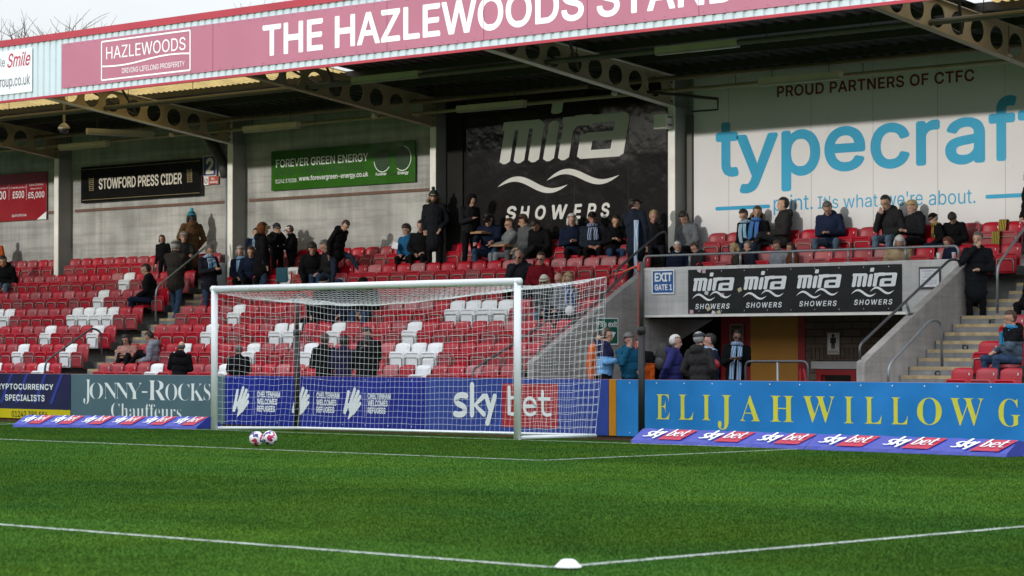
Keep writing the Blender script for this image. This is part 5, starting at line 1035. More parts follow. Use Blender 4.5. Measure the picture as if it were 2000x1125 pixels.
            if hk == 'bear':
                cappy((0, .0, .145), (.115, .125, .135), hm, "hat", lambda x, y, z: y > -.06 or z > .19, rough_=.04)
                for s in (-1, 1): mb_ = MB(); mb_.tube([Hh((s * .09, 0, .24)), Hh((s * .145, -.01, .255)), Hh((s * .16, -.01, .29))], [.02 * sc, .014 * sc, .004], 7); mb_.build("horn", cloth((.02, .015, .012)), o, smooth=True)
                mb_ = MB(); mb_.ellipsoid(Hh((0, -.13, .17)), (.05 * sc, .04 * sc, .04 * sc)); mb_.build("snout", cloth((.35, .28, .18)), o, smooth=True)
        if P.get('hood') == 'fur': cappy((0, .055, .045), (.15, .095, .085), hairm((.16, .11, .06)), "fur_hood", lambda x, y, z: z < .14 and y > -.02, rough_=.10)
        # face: eyes, brows, mouth
        ek = mat("eye_dark", (.06, .04, .035), rough=.25)
        for s in (-1, 1):
            mb_ = MB(); mb_.ellipsoid(Hh((s * .032, -.1045, .122)), (.0085 * sc, .006 * sc, .0045 * sc), 8, 6, R=RR); mb_.build("eye", ek, o, smooth=True)
        mb_ = MB(); mb_.tube([Hh((-.024, -.1015, .056)), Hh((0, -.1055, .054)), Hh((.024, -.1015, .056))], .0045 * sc, 5); mb_.build("mouth", mat("lip", (.22, .08, .07), rough=.5), o, smooth=True)
        if hc and st != 'sides':
            mb_ = MB()
            for s in (-1, 1): mb_.tube([Hh((s * .018, -.111, .146)), Hh((s * .036, -.1115, .151)), Hh((s * .052, -.1005, .146))], .0021 * sc, 5)
            mb_.build("eyebrow", hairm(hc), o)
        if P['beard']: cappy((0, -.05, .05), (.063, .066, .062), hairm(P['beard']), "beard", lambda x, y, z: z < .062 and y < -.02)
        if P['glasses']:
            mb_ = MB(); r_ = .022
            for s in (-1, 1):
                cpt = (s * .034, -.119, .121)
                if P['glasses'] == 'dark': mb_.ellipsoid(Hh(cpt), (.026 * sc, .006 * sc, .019 * sc), 10, 6, R=RR)
                else: mb_.tube([Hh((cpt[0] + .024 * math.cos(a), cpt[1], cpt[2] + .017 * math.sin(a))) for a in np.linspace(0, 2 * math.pi, 11)[:-1]], .0014 * sc, 4, closed=True)
                mb_.tube([Hh((s * .056, -.115, .125)), Hh((s * .083, -.03, .125))], .0015 * sc, 4)
            mb_.tube([Hh((-.012, -.120, .124)), Hh((.012, -.120, .124))], .003 * sc, 4); mb_.build("glasses", mat("dark_spectacles", (.012, .012, .012), rough=.15), o)
        if P['scarf']:
            kind = P['scarf']; smt = scarf_mat(*kind[:2]); mb_ = MB()
            mb_.tube([Uu((.082 * math.cos(a), -.01 + .085 * math.sin(a), .515 - .025 * math.sin(a) * -1 * -1)) for a in np.linspace(0, 2 * math.pi, 15)[:-1]], .036 * sc, 8, closed=True)
            ln = kind[2] if len(kind) > 2 else .32
            for s in (-1, 1):
                pts = [Uu((s * .05, -.105, .49)), Uu((s * .058, -.150, .38)), Uu((s * .062, -.168, .25)), Uu((s * .065, -.165, .49 - ln))]
                for a_, b_ in zip(pts, pts[1:]):
                    d_ = Vector(Rz @ J['R'] @ np.array([.042 * sc, 0, 0])); e_ = Vector(Rz @ J['R'] @ np.array([0, -.012 * sc, 0])); A, Bv = Vector(a_), Vector(b_)
                    mb_.hexa([tuple(Bv - d_ + e_), tuple(Bv + d_ + e_), tuple(Bv + d_ - e_), tuple(Bv - d_ - e_)], [tuple(A - d_ + e_), tuple(A + d_ + e_), tuple(A + d_ - e_), tuple(A - d_ - e_)])
            mb_.build("scarf", smt, o)
        P['Uu'] = Uu; P['sc'] = sc; P['J'] = J; P['Wd'] = lambda q, pos=pos, Rz=Rz, sc=sc: tuple(pos + Rz @ (np.array(q, float) * sc))
def scarf_mat(a, b):
    nm = "scarf_%d_%d" % (int(1000 * sum(a)), int(1000 * sum(b)))
    if nm in MATS: return MATS[nm]
    m = mat(nm, a, rough=.9, var=.1); t = m.node_tree; bs = t.nodes["Principled BSDF"]; tc = t.nodes.new("ShaderNodeTexCoord"); w = t.nodes.new("ShaderNodeTexWave"); w.inputs["Scale"].default_value = 9.0; w.bands_direction = 'X'; w.inputs["Distortion"].default_value = 1.5
    t.links.new(tc.outputs["Object"], w.inputs["Vector"]); r = t.nodes.new("ShaderNodeValToRGB"); r.color_ramp.interpolation = 'CONSTANT'; r.color_ramp.elements[0].color = (*a, 1); r.color_ramp.elements[1].color = (*b, 1); r.color_ramp.elements[1].position = .6; t.links.new(w.outputs["Fac"], r.inputs["Fac"]); t.links.new(r.outputs["Color"], bs.inputs["Base Color"]); return m
SB = ((.09, .26, .52), (.45, .50, .56)); SY = ((.03, .025, .015), (.38, .29, .04)); SN = ((.02, .04, .16), (.36, .40, .46))

CH = [None, 'a']
# left block
person("person in orange steward bib and black sleeves, at the wall's far end", -9, 470, 7, pose='stand', h=20, jk=(.45, .09, .02), arms='down')
person("person in black jacket and pale jeans sitting before the orange steward", 6, 510, 6, h=30, lean=14, tr=LJEAN, arms='lap', hair=('short', HB))
person("person in black sitting at the aisle end, profile turned away from goal", 284, 527, 5, h=-50, tr=NVY, hair=('short', HB), arms='lap', lean=4, yoff=-.05)
person("person with dark bob smiling past the man in the grey cap", 316, 467, 7, pose='stand', h=20, jk=BLK, hair=('bob', HBR), arms='down', yoff=-.1)
person("person in grey cap and brown-black jacket climbing the left stairway in jeans", 344, 467, 5, pose='stand', h=-155, jk=(.030, .026, .024), tr=JEAN, hair=('short', HG), hat=('flat', (.10, .10, .10)), legs='stride', coat=.12, arms='reach', yoff=.35)
person("person in tan coat and bright turquoise bobble hat, back turned", 374, 424, 7, pose='stand', h=-110, jk=BRN, tr=BLK, hair=('long', HB), hat=('bobble', (.02, .33, .48)), coat=.34, arms='pocket', hood='down', yoff=.05)
person("person with glasses and pale grey cap facing the tan coat", 359, 463, 6, pose='stand', h=60, jk=DGR, hair=('short', HG), hat=('flat', (.22, .20, .20)), glasses='clear', arms='reach', yoff=.55)
person("person in black coat and pale scarf looking down at a phone on the stairs", 410, 490, 5, pose='stand', h=85, jk=(.014, .015, .022), tr=JEAN, hair=('short', HDG), nod=24, arms='phone', coat=.12, scarf=(SB[0], SB[1], .2), yoff=.25)
person("person with grey headscarf and blue-grey neck scarf beside the second column", 469, 492, 6, h=40, jk=NVY, hair=('bob', HG), scarf=(SB[0], (.3, .4, .5), .12), arms='lap', lean=3)
person("person in navy with hands between knees beside the grey headscarf", 490, 492, 6, h=42, jk=NVY, hair=('short', HBR), arms='knee', lean=8)
person("person in dark coat raising a phone behind the horned hat", 500, 455, 7, pose='stand', h=60, jk=NVY, hair=('short', HB), arms='phone', scarf=(SB[0], SB[1], .15), tall=.93)
person("person in furry brown horned hat and long black puffer jacket, jeans", 515, 448, 6, pose='stand', h=150, jk=BLK, tr=(.03, .055, .10), hat=('bear', (.11, .04, .015)), hair=None, coat=.22, arms='down', yoff=.1)
person("person in dark beanie eating between the horned hat and white cap", 541, 446, 7, pose='stand', h=80, jk=BLK, hair=('short', HB), hat=('beanie', (.03, .035, .045)), nod=12, arms='mouth', tall=.92)
person("person in white cap and black jacket by the concrete wall", 565, 450, 7, pose='stand', h=-40, jk=BLK, hair=('short', HBR), hat=('cap', (.62, .62, .64)), arms='phone', nod=10, tall=.90, beard=HBR, yoff=.18)
person("person in black hoodie with gold print and grey collar", 610, 486, 6, h=40, jk=BLK, tr=BLK, hair=('mop', HB), arms='knee', lean=8, nod=8)
person("person in black quilted jacket and blue jeans looking aside, grey hair", 634, 481, 6, h=-10, jk=(.013, .013, .015), tr=JEAN, hair=('short', HDG), turn=-35, nod=15, arms='lap', hood='down')
person("person in black coat bending to climb over red seats", 675, 441, 6, pose='stand', h=100, jk=BLK, tr=(.022, .032, .055), hair=('short', HBR), lean=20, nod=25, legs='climb', arms='hang', hood='down', coat=.08, yoff=.15, tall=.98)
person("person, a boy in bright blue hooded jacket holding white paper", 793, 449, 7, h=20, jk=BLU, tr=BLK, hair=('mop', HB), turn=-20, hood='down', arms='lap')
person("person, a boy in black jacket beside the blue hooded boy", 822, 442, 7, h=30, jk=BLK, hair=('short', HB), turn=-10, arms='lap')
person("person in long black parka, fur collar and bobble hat, standing at the column", 847, 384, 7, pose='stand', h=30, jk=(.010, .011, .015), hair=('short', HB), hat=('bobble', (.03, .04, .035)), hood='fur', coat=.28, arms='pocket', beard=HBR, tall=1.08)
# mira bay, top row
person("person in black hood standing with a pizza slice over an open box", 922, 393, 7, pose='stand', h=75, jk=(.012, .012, .012), hat=('hood', BLK), hair=('short', HB), nod=28, arms=('phone', 'down'), tall=1.03)
person("person in dark cap, navy top and blue jeans with pizza box", 953, 424, 7, h=25, jk=NVY, tr=JEAN, hair=('short', HB), hat=('cap', BLK), nod=15, arms='reach', legs='apart')
person("person, a child in black and white patterned top with pale trousers", 994, 438, 7, h=-25, jk=(.16, .17, .18), tr=(.22, .23, .26), hair=('tied', HBR), arms='reach', glasses='dark')
person("person in grey hoodie and dark maroon cap under the letter H", 1020, 431, 7, h=-10, jk=(.085, .09, .095), tr=(.10, .11, .12), hair=('short', HBR), hat=('cap', (.025, .008, .014)), turn=-30, nod=10, arms='lap', hood='down')
person("person in black with white-striped trousers bowed under the letter O", 1045, 441, 7, h=10, jk=BLK, tr=(.012, .012, .015), hair=('short', HB), nod=35, lean=18, arms='knee', legs='crossed')
person("person with white bobbed hair and dark coat holding a phone", 1117, 430, 7, h=40, jk=NVY, tr=BLK, hair=('bob', HW), arms='phone')
person("person in dark cap and glasses with striped neck scarf, padded jacket", 1157, 426, 7, h=38, jk=(.016, .022, .034), hair=('short', HB), hat=('cap', BLK), glasses='clear', scarf=(SN[0], SN[1], .14), arms='lap', skin=(.36, .17, .12))
person("person in jeans half hidden behind the standing capped steward", 1203, 432, 7, h=50, jk=BLK, tr=(.025, .05, .11), hair=('short', HB), arms='phone', nod=20)
person("person in navy striped coat and cap standing with blue white scarf", 1240, 399, 6, pose='stand', h=-165, jk=(.014, .019, .032), tr=BLK, hair=('short', HB), hat=('cap', BLK), coat=.2, turn=-58, arms=('down', 'reach'), tall=1.06, yoff=-.1)
person("person, a fair-haired boy in black tracksuit against dark wall", 1277, 423, 7, h=42, jk=(.014, .014, .018), tr=(.012, .013, .02), hair=('short', HBL), arms=('knee', 'hang'), legs='aside')
person("person in light grey hooded coat with black fringe before the white column", 1335, 426, 7, h=10, jk=GRY, tr=BLK, hair=('mop', HB), hood='down', arms='lap', nod=8)
# printer bay, top row
person("person, a boy with glasses and striped blue scarf under the blue line", 1452, 421, 7, h=-5, jk=BLK, tr=(.02, .04, .09), hair=('short', HB), glasses='clear', scarf=((.04, .25, .42), (.5, .55, .6), .36), nod=8, arms='lap')
person("person, a boy in fur-trimmed coat with blue scarf beside boy in glasses", 1479, 415, 7, h=15, jk=BLK, tr=(.02, .035, .07), hair=('short', HBR), hood='fur', scarf=((.04, .06, .33), (.04, .25, .42), .36), arms='lap', turn=18)
person("person in charcoal coat leaning away in profile beneath the word print", 1528, 399, 7, h=-35, jk=(.026, .025, .026), tr=(.02, .02, .022), hair=('short', HB), lean=-6, turn=-15, arms='lap', legs='crossed', tall=1.1)
person("person in navy anorak and jeans looking at phone, grey cropped hair", 1616, 407, 7, h=20, jk=(.014, .022, .05), tr=(.07, .11, .155), hair=('short', HDG), glasses='clear', nod=25, lean=8, arms='phone', legs='apart', hood='down')
person("person in black padded coat with hand on mouth, jeans and glasses", 1729, 396, 7, h=5, jk=(.022, .022, .023), tr=LJEAN, hair=('short', HB), glasses='clear', arms=('mouth', 'lap'), lean=8, hood='down', turn=-10)
person("person, a blond boy in black coat beside the man with hand on mouth", 1780, 405, 7, h=-10, jk=(.014, .014, .018), tr=BLK, hair=('mop', HBL), arms='phone', turn=-15)
person("person in black beanie and yellow-black scarf in profile", 1822, 428, 7, h=-45, jk=BLK, tr=NVY, hair=('sides', HG), hat=('beanie', BLK), scarf=(SY[0], SY[1], .15), arms='lap', lean=12, yoff=-.30)
person("person with thick black hair bowed over, near the empty red seats", 1860, 427, 7, h=15, jk=BLK, hair=('mop', HB), nod=30, lean=14, arms='lap', yoff=-.2)
person("person in black at the picture's edge standing by the long blue line", 2009, 345, 7, pose='stand', h=-30, jk=BLK, arms='pocket', hair=('short', HB), tall=1.06)
# behind the parapet
person("person with white hair and pale beard, dark coat, behind parapet", 1323, 482, 6, h=45, jk=NVY, hair=('short', HW), beard=HW, nod=10, arms='lap')
person("person with receding brown hair looking down behind the parapet end", 1356, 484, 6, h=-20, jk=(.02, .022, .022), hair=('short', HBR), nod=22, turn=-20, arms='lap')
person("person with long blonde hair holding a phone behind the parapet rail", 1432, 485, 6, h=-45, jk=(.04, .03, .025), hair=('long', HBL), arms='phone', turn=-10)
person("person with short grey hair in navy jacket next to long blonde hair", 1460, 481, 6, h=-38, jk=(.012, .016, .03), hair=('short', HDG), arms='lap')
person("person in pale grey zip jacket with stubble, eyes lowered", 1517, 480, 6, h=10, jk=(.19, .21, .24), hair=('short', HBR), nod=20, turn=-20, arms='lap', beard=HBR)
person("person with long dark red hair and brown fur coat", 1543, 484, 6, h=-20, jk=(.09, .035, .02), hair=('long', (.04, .012, .012)), arms='lap')
person("person with white curls in a beige coat behind the parapet", 1757, 474, 6, h=40, jk=(.34, .26, .16), hair=('bob', HW), nod=20, turn=15, lean=10, arms='lap', tall=.98)
person("person with red hair behind paper cups at the parapet's end", 1850, 474, 6, h=-20, jk=NVY, hair=('bob', HR), nod=25, arms='lap', tr=JEAN)
person("person with grey hair in long black coat eating on the far stairway", 1909, 467, 5, pose='stand', h=30, jk=(.010, .010, .015), hair=('short', HDG), coat=.25, arms=('mouth', 'lap'), beard=HG, tall=1.04, yoff=-.05)
person("person with cropped hair, blue hood and black jacket in row of red seats", 1972, 622, 2, h=-30, jk=BLK, tr=(.03, .055, .11), hair=('short', HBR), hood='down', arms=('lap', 'chin'), legs='apart', vest=(.07, .10, .14), scarf=((.02, .22, .42), (.02, .2, .4), .05))
person("person in black with pale hand at knee, cut by picture edge", 2012, 522, 4, h=-20, jk=BLK, tr=BLK, lean=16, arms='knee')
# centre rows above the goal
person("person with bald head and sunglasses, navy coat, hand at chin", 1013, 500, 5, h=25, jk=(.016, .018, .024), hair=('sides', HG), glasses='dark', arms=('chin', 'lap'), yoff=.02)
person("person in wine red coat with short brown hair and sunglasses", 1056, 505, 5, h=25, jk=RED, tr=NVY, hair=('short', HBR), glasses='dark', arms='lap')
person("person in cream knitted beanie and sunglasses, pale jeans", 1063, 550, 4, h=28, jk=(.05, .05, .055), tr=LJEAN, hair=('long', HBL), hat=('beanie', (.60, .57, .50)), glasses='dark', arms='lap')
person("person with bald head and spectacles between beanie and blonde hair", 1091, 545, 4, h=15, jk=DGR, tr=NVY, hair=('sides', HG), glasses='clear', nod=12, arms='lap', yoff=.02)
person("person with straight blonde hair turned sideways, striped blue scarf", 1110, 546, 4, h=70, jk=(.16, .17, .19), tr=DGR, hair=('long', HBL), scarf=((.03, .08, .3), (.5, .55, .6), .4), arms='lap', yoff=-.05)
person("person in black woollen hat with pale badge just over the crossbar", 632, 553, 4, h=30, jk=BLK, hair=('short', HB), hat=('beanie', BLK, (.18, .19, .22)), glasses='clear', arms='knee', lean=6)
person("person in navy and white beanie hunched just above the crossbar", 664, 559, 4, h=20, jk=NVY, tr=NVY, hair=('short', HB), hat=('beanie', (.015, .02, .05), (.25, .27, .32)), nod=35, arms='lap', lean=12)
person("person in plain black hat and blue jeans behind the net top", 709, 556, 4, h=20, jk=BLK, tr=(.025, .05, .10), hair=('short', HB), hat=('beanie', BLK), nod=35, arms='lap', lean=10)
person("person in black crouched low behind the left net pole", 592, 585, 4, h=-20, jk=BLK, tr=BLK, hair=('short', HB), nod=30, lean=25, arms='knee', tall=.98)
# bottom of the left block
person("person with long dark hair and pink jacket, knees up on red seats", 245, 664, 2, h=30, jk=(.36, .19, .16), tr=BLK, hair=('long', HB), nod=20, arms='phone', legs='raised', yoff=-.05, shoes=(.02, .03, .08), tall=.95)
person("person in pale grey hoodie slouched with knees raised", 291, 658, 2, h=-52, jk=(.21, .23, .28), tr=BLK, hair=('short', HB), nod=25, hood='down', arms='lap', legs='raised', yoff=.0, shoes=(.02, .03, .10), tall=.98)
BK = "dark-coated people standing behind the boards, backs turned"
person("person with thinning grey hair in black coat behind the slate board", 355, 677, y=4.6, z=0.012, pose='stand', h=-140, jk=BLK, hair=('sides', HDG), arms='lap', coat=.1, hood='down')
person("person with grey hair in black behind the net, near left post", 466, 684, y=4.6, z=0.012, pose='stand', h=-130, jk=BLK, hair=('short', HDG), arms='lap', coat=.1)
person("person in black coat with ear and red badge, first of the huddle", 636, 664, y=4.6, z=0.012, pose='stand', h=-150, jk=BLK, hair=('short', HBR), arms='lap', coat=.1, turn=-25)
person("person with black hair in dark violet jacket, middle of the huddle", 673, 668, y=4.7, z=0.012, pose='stand', h=-140, jk=(.018, .014, .05), hair=('mop', HB), arms='lap', coat=.1)
person("person in black coat with patterned collar, last of the huddle", 717, 668, y=4.5, z=0.012, pose='stand', h=-125, jk=BLK, hair=('short', HB), arms='lap', coat=.1, hood='down', scarf=((.1, .1, .1), (.3, .3, .3), .05))
person("person behind the huddle facing the pitch, mostly hidden", 716, 652, y=5.3, z=0.012, pose='stand', h=20, jk=BLK, hair=('short', HB), arms='lap', nod=20, tall=1.03)
# at the gate
person("person with spectacles, pale hood, navy and sky blue top before Fire exit sign", 1186, 655, y=5.2, z=0.012, pose='stand', h=125, jk=(.016, .018, .055), hair=('short', HBR), glasses='clear', hood='down', arms=('phone', 'down'), vest=(.16, .38, .68))
person("person in orange bib hidden behind the spectacled young man", 1171, 662, y=5.9, z=0.012, pose='stand', h=100, jk=(.50, .10, .02), hair=('short', HB), arms='down')
person("person in teal fleece drinking behind the black pole", 1229, 664, y=5.4, z=0.012, pose='stand', h=60, jk=TEAL, hair=('mop', HDG), arms=('mouth', 'lap'))
person("person with thick white hair in violet-blue fleece wearing a backpack", 1321, 668, y=5.6, z=0.012, pose='stand', h=125, jk=(.024, .026, .12), hair=('short', HW), arms='behind', tall=1.03)
person("person in flat cap and dark grey jacket, back turned at the gate", 1366, 663, y=5.2, z=0.012, pose='stand', h=-170, jk=(.026, .027, .026), hair=('short', HG), hat=('flat', (.045, .05, .06)), arms='pocket', tall=1.06)
person("person with blue white scarf facing the flat cap", 1385, 666, y=5.9, z=0.012, pose='stand', h=-35, jk=NVY, hair=('short', HB), arms='lap', scarf=(SB[0], SB[1], .5), tall=1.05)
person("person in shadow before the red door with long blue scarf", 1441, 658, y=9.2, z=0.012, pose='stand', h=40, jk=BLK, hair=('short', HB), glasses='dark', arms='phone', scarf=(SB[0], SB[1], .6), skin=(.2, .11, .08), tall=1.07)
person("person in orange hi-vis mostly hidden behind the teal fleece", 1249, 672, y=6.1, z=0.012, pose='stand', h=30, jk=BLK, vest=(.5, .09, .012), hair=('short', HB), arms='down')
build_people()
PL = {p['label']: p for p in PEOPLE}
# ---------------------------------------------------------------- seats
plastic_red = mat("red_seat_plastic", (.38, .008, .022), rough=.45, spec=.38, var=.14, vscale=3, coat=.15, crough=.38, obj_var=.16); plastic_white = mat("white_seat_plastic", (.82, .84, .86), rough=.38, var=.05, obj_var=.05, coat=.2); plastic_pink = mat("sun_faded_seat_plastic", (.40, .125, .135), rough=.5, var=.12, vscale=6, obj_var=.15)
hoop_m = mat("seat_frame_tube", (.34, .33, .30), rough=.4, metal=.5); bracket_m = mat("seat_bracket", (.06, .062, .065), rough=.5, metal=.4)
def back_mb():
    a = MB(); nx, nz = 9, 9; W, z0, z1 = .205, .42, .88
    def pt(i, j, dy):
        fx_ = -1 + 2 * i / nx; fz = j / nz; z = z0 + (z1 - z0) * fz; w = W
        if fz > .80: q = (fz - .80) / .20; w = W * (1 - .16 * (1 - math.sqrt(max(0, 1 - q * q))) - .0)
        x = fx_ * w; y = .19 + .065 * fz - .035 * abs(fx_) ** 3 + (.03 * ((fz - .85) / .15) ** 2 if fz > .85 else 0) + .012 * math.cos(fx_ * 1.5) ; zz = z - (.018 * abs(fx_) ** 4 if fz > .95 else 0)
        return (x, y + dy, zz)
    A = [[pt(i, j, 0) for i in range(nx + 1)] for j in range(nz + 1)]; Bk = [[pt(i, j, .028) for i in range(nx + 1)] for j in range(nz + 1)]
    vs = [p for r in A for p in r] + [p for r in Bk for p in r]; n = nx + 1; o = n * (nz + 1); fs = []
    for j in range(nz):
        for i in range(nx): fs.append((j * n + i, j * n + i + 1, (j + 1) * n + i + 1, (j + 1) * n + i)); fs.append((o + j * n + i + 1, o + j * n + i, o + (j + 1) * n + i, o + (j + 1) * n + i + 1))
    for i in range(nx): fs.append((i + 1, i, o + i, o + i + 1)); k = nz * n; fs.append((k + i, k + i + 1, o + k + i + 1, o + k + i))
    for j in range(nz): fs.append((j * n, (j + 1) * n, o + (j + 1) * n, o + j * n)); k = nx; fs.append(((j + 1) * n + k, j * n + k, o + j * n + k, o + (j + 1) * n + k))
    a.add(vs, fs, 0); c = pt(7, 7, -.004); a.add([(c[0] - .012, c[1], c[2] - .02), (c[0] + .012, c[1] - .002, c[2] - .02), (c[0] + .012, c[1] + .002, c[2] + .02), (c[0] - .012, c[1] + .004, c[2] + .02)], [(0, 1, 2, 3)], 1); return a
def pan_mb(down):
    a = MB()
    prof = [(-.19, .33), (-.20, .40), (-.20, .60), (-.188, .665), (-.165, .69), (.165, .69), (.188, .665), (.20, .60), (.20, .40), (.19, .33)]
    a.prism(prof, 'y', .035, .085)
    a.tube(rounded([(-.195, .045, .56), (-.19, .045, .675), (.19, .045, .675), (.195, .045, .56)], .05), .026, 8)
    a.prism([(-.155, .36), (-.155, .55), (.155, .55), (.155, .36)], 'y', .012, .0345)
    if down: a.v = [(p[0], .12 - (p[2] - .36), .40 + (p[1])) for p in a.v]; a.f = [tuple(reversed(f)) for f in a.f]
    return a
def hoop_mb(down):
    a = MB(); a.tube(rounded([(-.178, .006, .36), (-.178, .006, .585), (.178, .006, .585), (.178, .006, .36)], .05), .0105, 7)
    if down: a.v = [(p[0], .12 - (p[2] - .36), .40 + p[1]) for p in a.v]
    return a
def brk_mb():
    a = MB()
    for s in (-1, 1): a.box((s * .222 - .008, .05, .30), (s * .222 + .008, .26, .47)); a.tube([(s * .222 - .012, .10, .40), (s * .222 + .012, .10, .40)], .022, 8)
    a.box((-.222, .20, .33), (.222, .24, .37)); a.box((-.212, .20, .30), (-.18, .385, .34)); a.box((.18, .20, .30), (.212, .385, .34)); return a
SD = {}
dot = mat("seat_number_sticker", (.62, .60, .58), rough=.5)
for c, mb_, ms in (("red", plastic_red, plastic_red), ("white", plastic_white, plastic_white), ("pink", plastic_pink, plastic_red)):
    for down in (0, 1):
        r = thing("stadium_seat", "seat", "seat", (0, 0, 0)); r['group'] = "tip-up seats in rows"
        ob = back_mb().build("backrest", [mb_, dot], r, smooth=True); pn = pan_mb(down).build("seat", ms, r); es = pn.modifiers.new("edge", 'BEVEL'); es.width = .008; es.segments = 2; es.limit_method = 'ANGLE'
        hoop_mb(down).build("frame", hoop_m, r, smooth=True); brk_mb().build("bracket", bracket_m, r); SD[c, down] = r
WHITE = {1: [(81, 718), (2, 718), (298, 718), (434, 719), (542, 719), (818, 721)], 2: [(44, 679), (139, 678), (353, 678), (487, 677), (600, 676), (777, 677), (808, 677), (840, 677)], 3: [(98, 642), (190, 642), (405, 638), (539, 636), (583, 634), (653, 634), (799, 633)],
         4: [(1, 607), (16, 607), (149, 607), (173, 606), (196, 605), (219, 604), (458, 600), (884, 590), (915, 589), (946, 588), (978, 588)], 5: [(200, 571)], 6: [(250, 536), (566, 523)], 7: []}
PINK = {1: [(762, 721), (913, 721), (565, 719)], 2: [(570, 676), (745, 676)], 3: [(990, 632)], 4: [(765, 592), (793, 592), (823, 591)], 5: [(133, 573)], 6: [(227, 537), (723, 516), (810, 510), (988, 503), (1030, 500), (1083, 502), (1114, 500), (1147, 498), (1180, 496), (1490, 486), (1567, 484), (1600, 482), (1720, 478)], 7: []}
BYC = {k: [(aty(u, v, RE(k) + .63).x, "white") for u, v in WHITE[k]] + [(aty(u, v, RE(k) + .63).x, "pink") for u, v in PINK[k]] for k in range(1, 8)}
PITCH_S = .465; used = {q: 0 for q in SD}; nseat = 0
def put_seat(x, k, where):
    global nseat
    p = proj(x, RE(k) + .6, RZ(k) + .6)
    if p[0] < -14 or p[0] > 2012: return
    col = "red"
    for xx, c in BYC[k]:
        if abs(xx - x) < PITCH_S / 2: col = c
    down = int(any(r == k and abs(xx - x) < PITCH_S / 2 for r, xx in SEATED)); src = SD[col, down]
    if used[col, down]: 
        r = src.copy(); C.objects.link(r)
        for ch in src.children: c = ch.copy(); C.objects.link(c); c.parent = r
    else: r = src
    used[col, down] += 1; r.location = (x, RE(k) + .405, RZ(k)); r.rotation_euler = (0, 0, rnd.gauss(0, .018)); nseat += 1
    for c in r.children:
        if c.name.startswith('seat') or c.name.startswith('frame'): tl = rnd.gauss(0, .035); c.rotation_euler.x = tl; c.location = (0, .4 * tl, -.09 * tl)
    r['label'] = ("%s tip-up seat%s, %s" % ({"red": "red", "white": "white", "pink": "faded pink"}[col], " folded down" if down else "", where)); r['group'] = "tip-up seats in rows"
def proj(x, y, z):
    d = Vector((x, y, z)) - _c; w = d.dot(_f); return 1000 + FPX * d.dot(_r) / w, 562.5 - FPX * d.dot(_u) / w
for k in range(1, 8):
    row = ORD[k - 1] + " row up"
    for i in range(22):
        x = AISLE[0] - PITCH_S * (i + .5)
        if k == 7 and any(abs(x - c) < .28 for c in COLX): continue
        put_seat(x, k, "%s left of the left stairway, %s" % (ORD[i], row))
    for i in range(28 if k < 7 else 29):
        x = AISLE[1] + PITCH_S * (i + .5)
        if x > (-2.32 if k < 7 else -2.0): continue
        if k == 7 and any(abs(x - c) < .28 for c in COLX): continue
        if k < 3 and x > -2.4: continue
        put_seat(x, k, "%s right of the left stairway, %s" % (ORD[i], row))
    if k >= 6:
        for i in range(17):
            x = 6.5 - PITCH_S * (i + .5)
            if x < -1.25: continue
            put_seat(x, k, "%s from the far stairway, %s above the gate" % (ORD[i], "back row" if k == 7 else "front row"))
    else:
        for i in range(6): put_seat(XR[1] + .02 + PITCH_S * (i + .5), k, "%s beyond the far stairway, %s" % (ORD[i], row))
for q, r in SD.items():
    if not used[q]:
        for ch in list(r.children): bpy.data.objects.remove(ch)
        bpy.data.objects.remove(r)
print("SEATS", nseat)

# ---------------------------------------------------------------- small things people brought
def at_person(lab, q): return Vector(PL[lab]['Wd'](q))
card = mat("pizza_card", (.30, .17, .09), rough=.8)
def pizza(label, u, v, y, tilt):
    p = aty(u, v, y); t = thing("pizza_box", label, "pizza box", tuple(p)); a = MB(); a.box((p.x - .17, p.y - .17, p.z - .02), (p.x + .17, p.y + .17, p.z + .02)); a.build("tray", card, t)
    b = MB(); b.hexa([(p.x - .17, p.y + .171, p.z - .02), (p.x + .17, p.y + .171, p.z - .02), (p.x + .17, p.y + .181, p.z - .02), (p.x - .17, p.y + .181, p.z - .02)], [(p.x - .17, p.y + .24, p.z + .25), (p.x + .17, p.y + .24, p.z + .25), (p.x + .17, p.y + .25, p.z + .25), (p.x - .17, p.y + .25, p.z + .25)])
    if tilt: b.build("lid", card, t)
    c = MB(); c.lathe([(.14, 0), (.14, .012), (.02, .014)], (p.x, p.y, p.z + .021), 16); c.build("pizza", mat("pizza_top", (.42, .2, .05), rough=.7), t)
pizza("open cardboard pizza box on the blue jeans of the capped person", 940, 455, RE(7) + .25, 0); pizza("second cardboard pizza box on the laps below the letters S and H", 985, 480, RE(7) + .20, 0)
p = aty(916, 437, RE(7) + .25); a = MB(); a.hexa([(p.x - .06, p.y, p.z - .13), (p.x + .05, p.y, p.z - .15), (p.x + .05, p.y + .01, p.z - .15), (p.x - .06, p.y + .01, p.z - .13)], [(p.x - .13, p.y - .02, p.z + .11), (p.x - .05, p.y - .02, p.z + .13), (p.x - .05, p.y - .01, p.z + .13), (p.x - .13, p.y - .01, p.z + .11)])
single("yellow_carton", a, mat("yellow_carton", (.75, .42, .01), rough=.5), "bright yellow carton held over the open pizza box", "carton")
p = aty(770, 480, RE(7) + .18); a = MB(); a.hexa([(p.x - .1, p.y, p.z - .05), (p.x + .1, p.y, p.z - .08), (p.x + .1, p.y + .005, p.z - .08), (p.x - .1, p.y + .005, p.z - .05)], [(p.x - .1, p.y + .08, p.z + .1), (p.x + .04, p.y + .08, p.z + .06), (p.x + .04, p.y + .085, p.z + .06), (p.x - .1, p.y + .085, p.z + .1)])
single("paper_sheet", a, mat("loose_paper", (.66, .68, .75), rough=.7), "folded white paper in the blue hooded boy's hands", "paper")
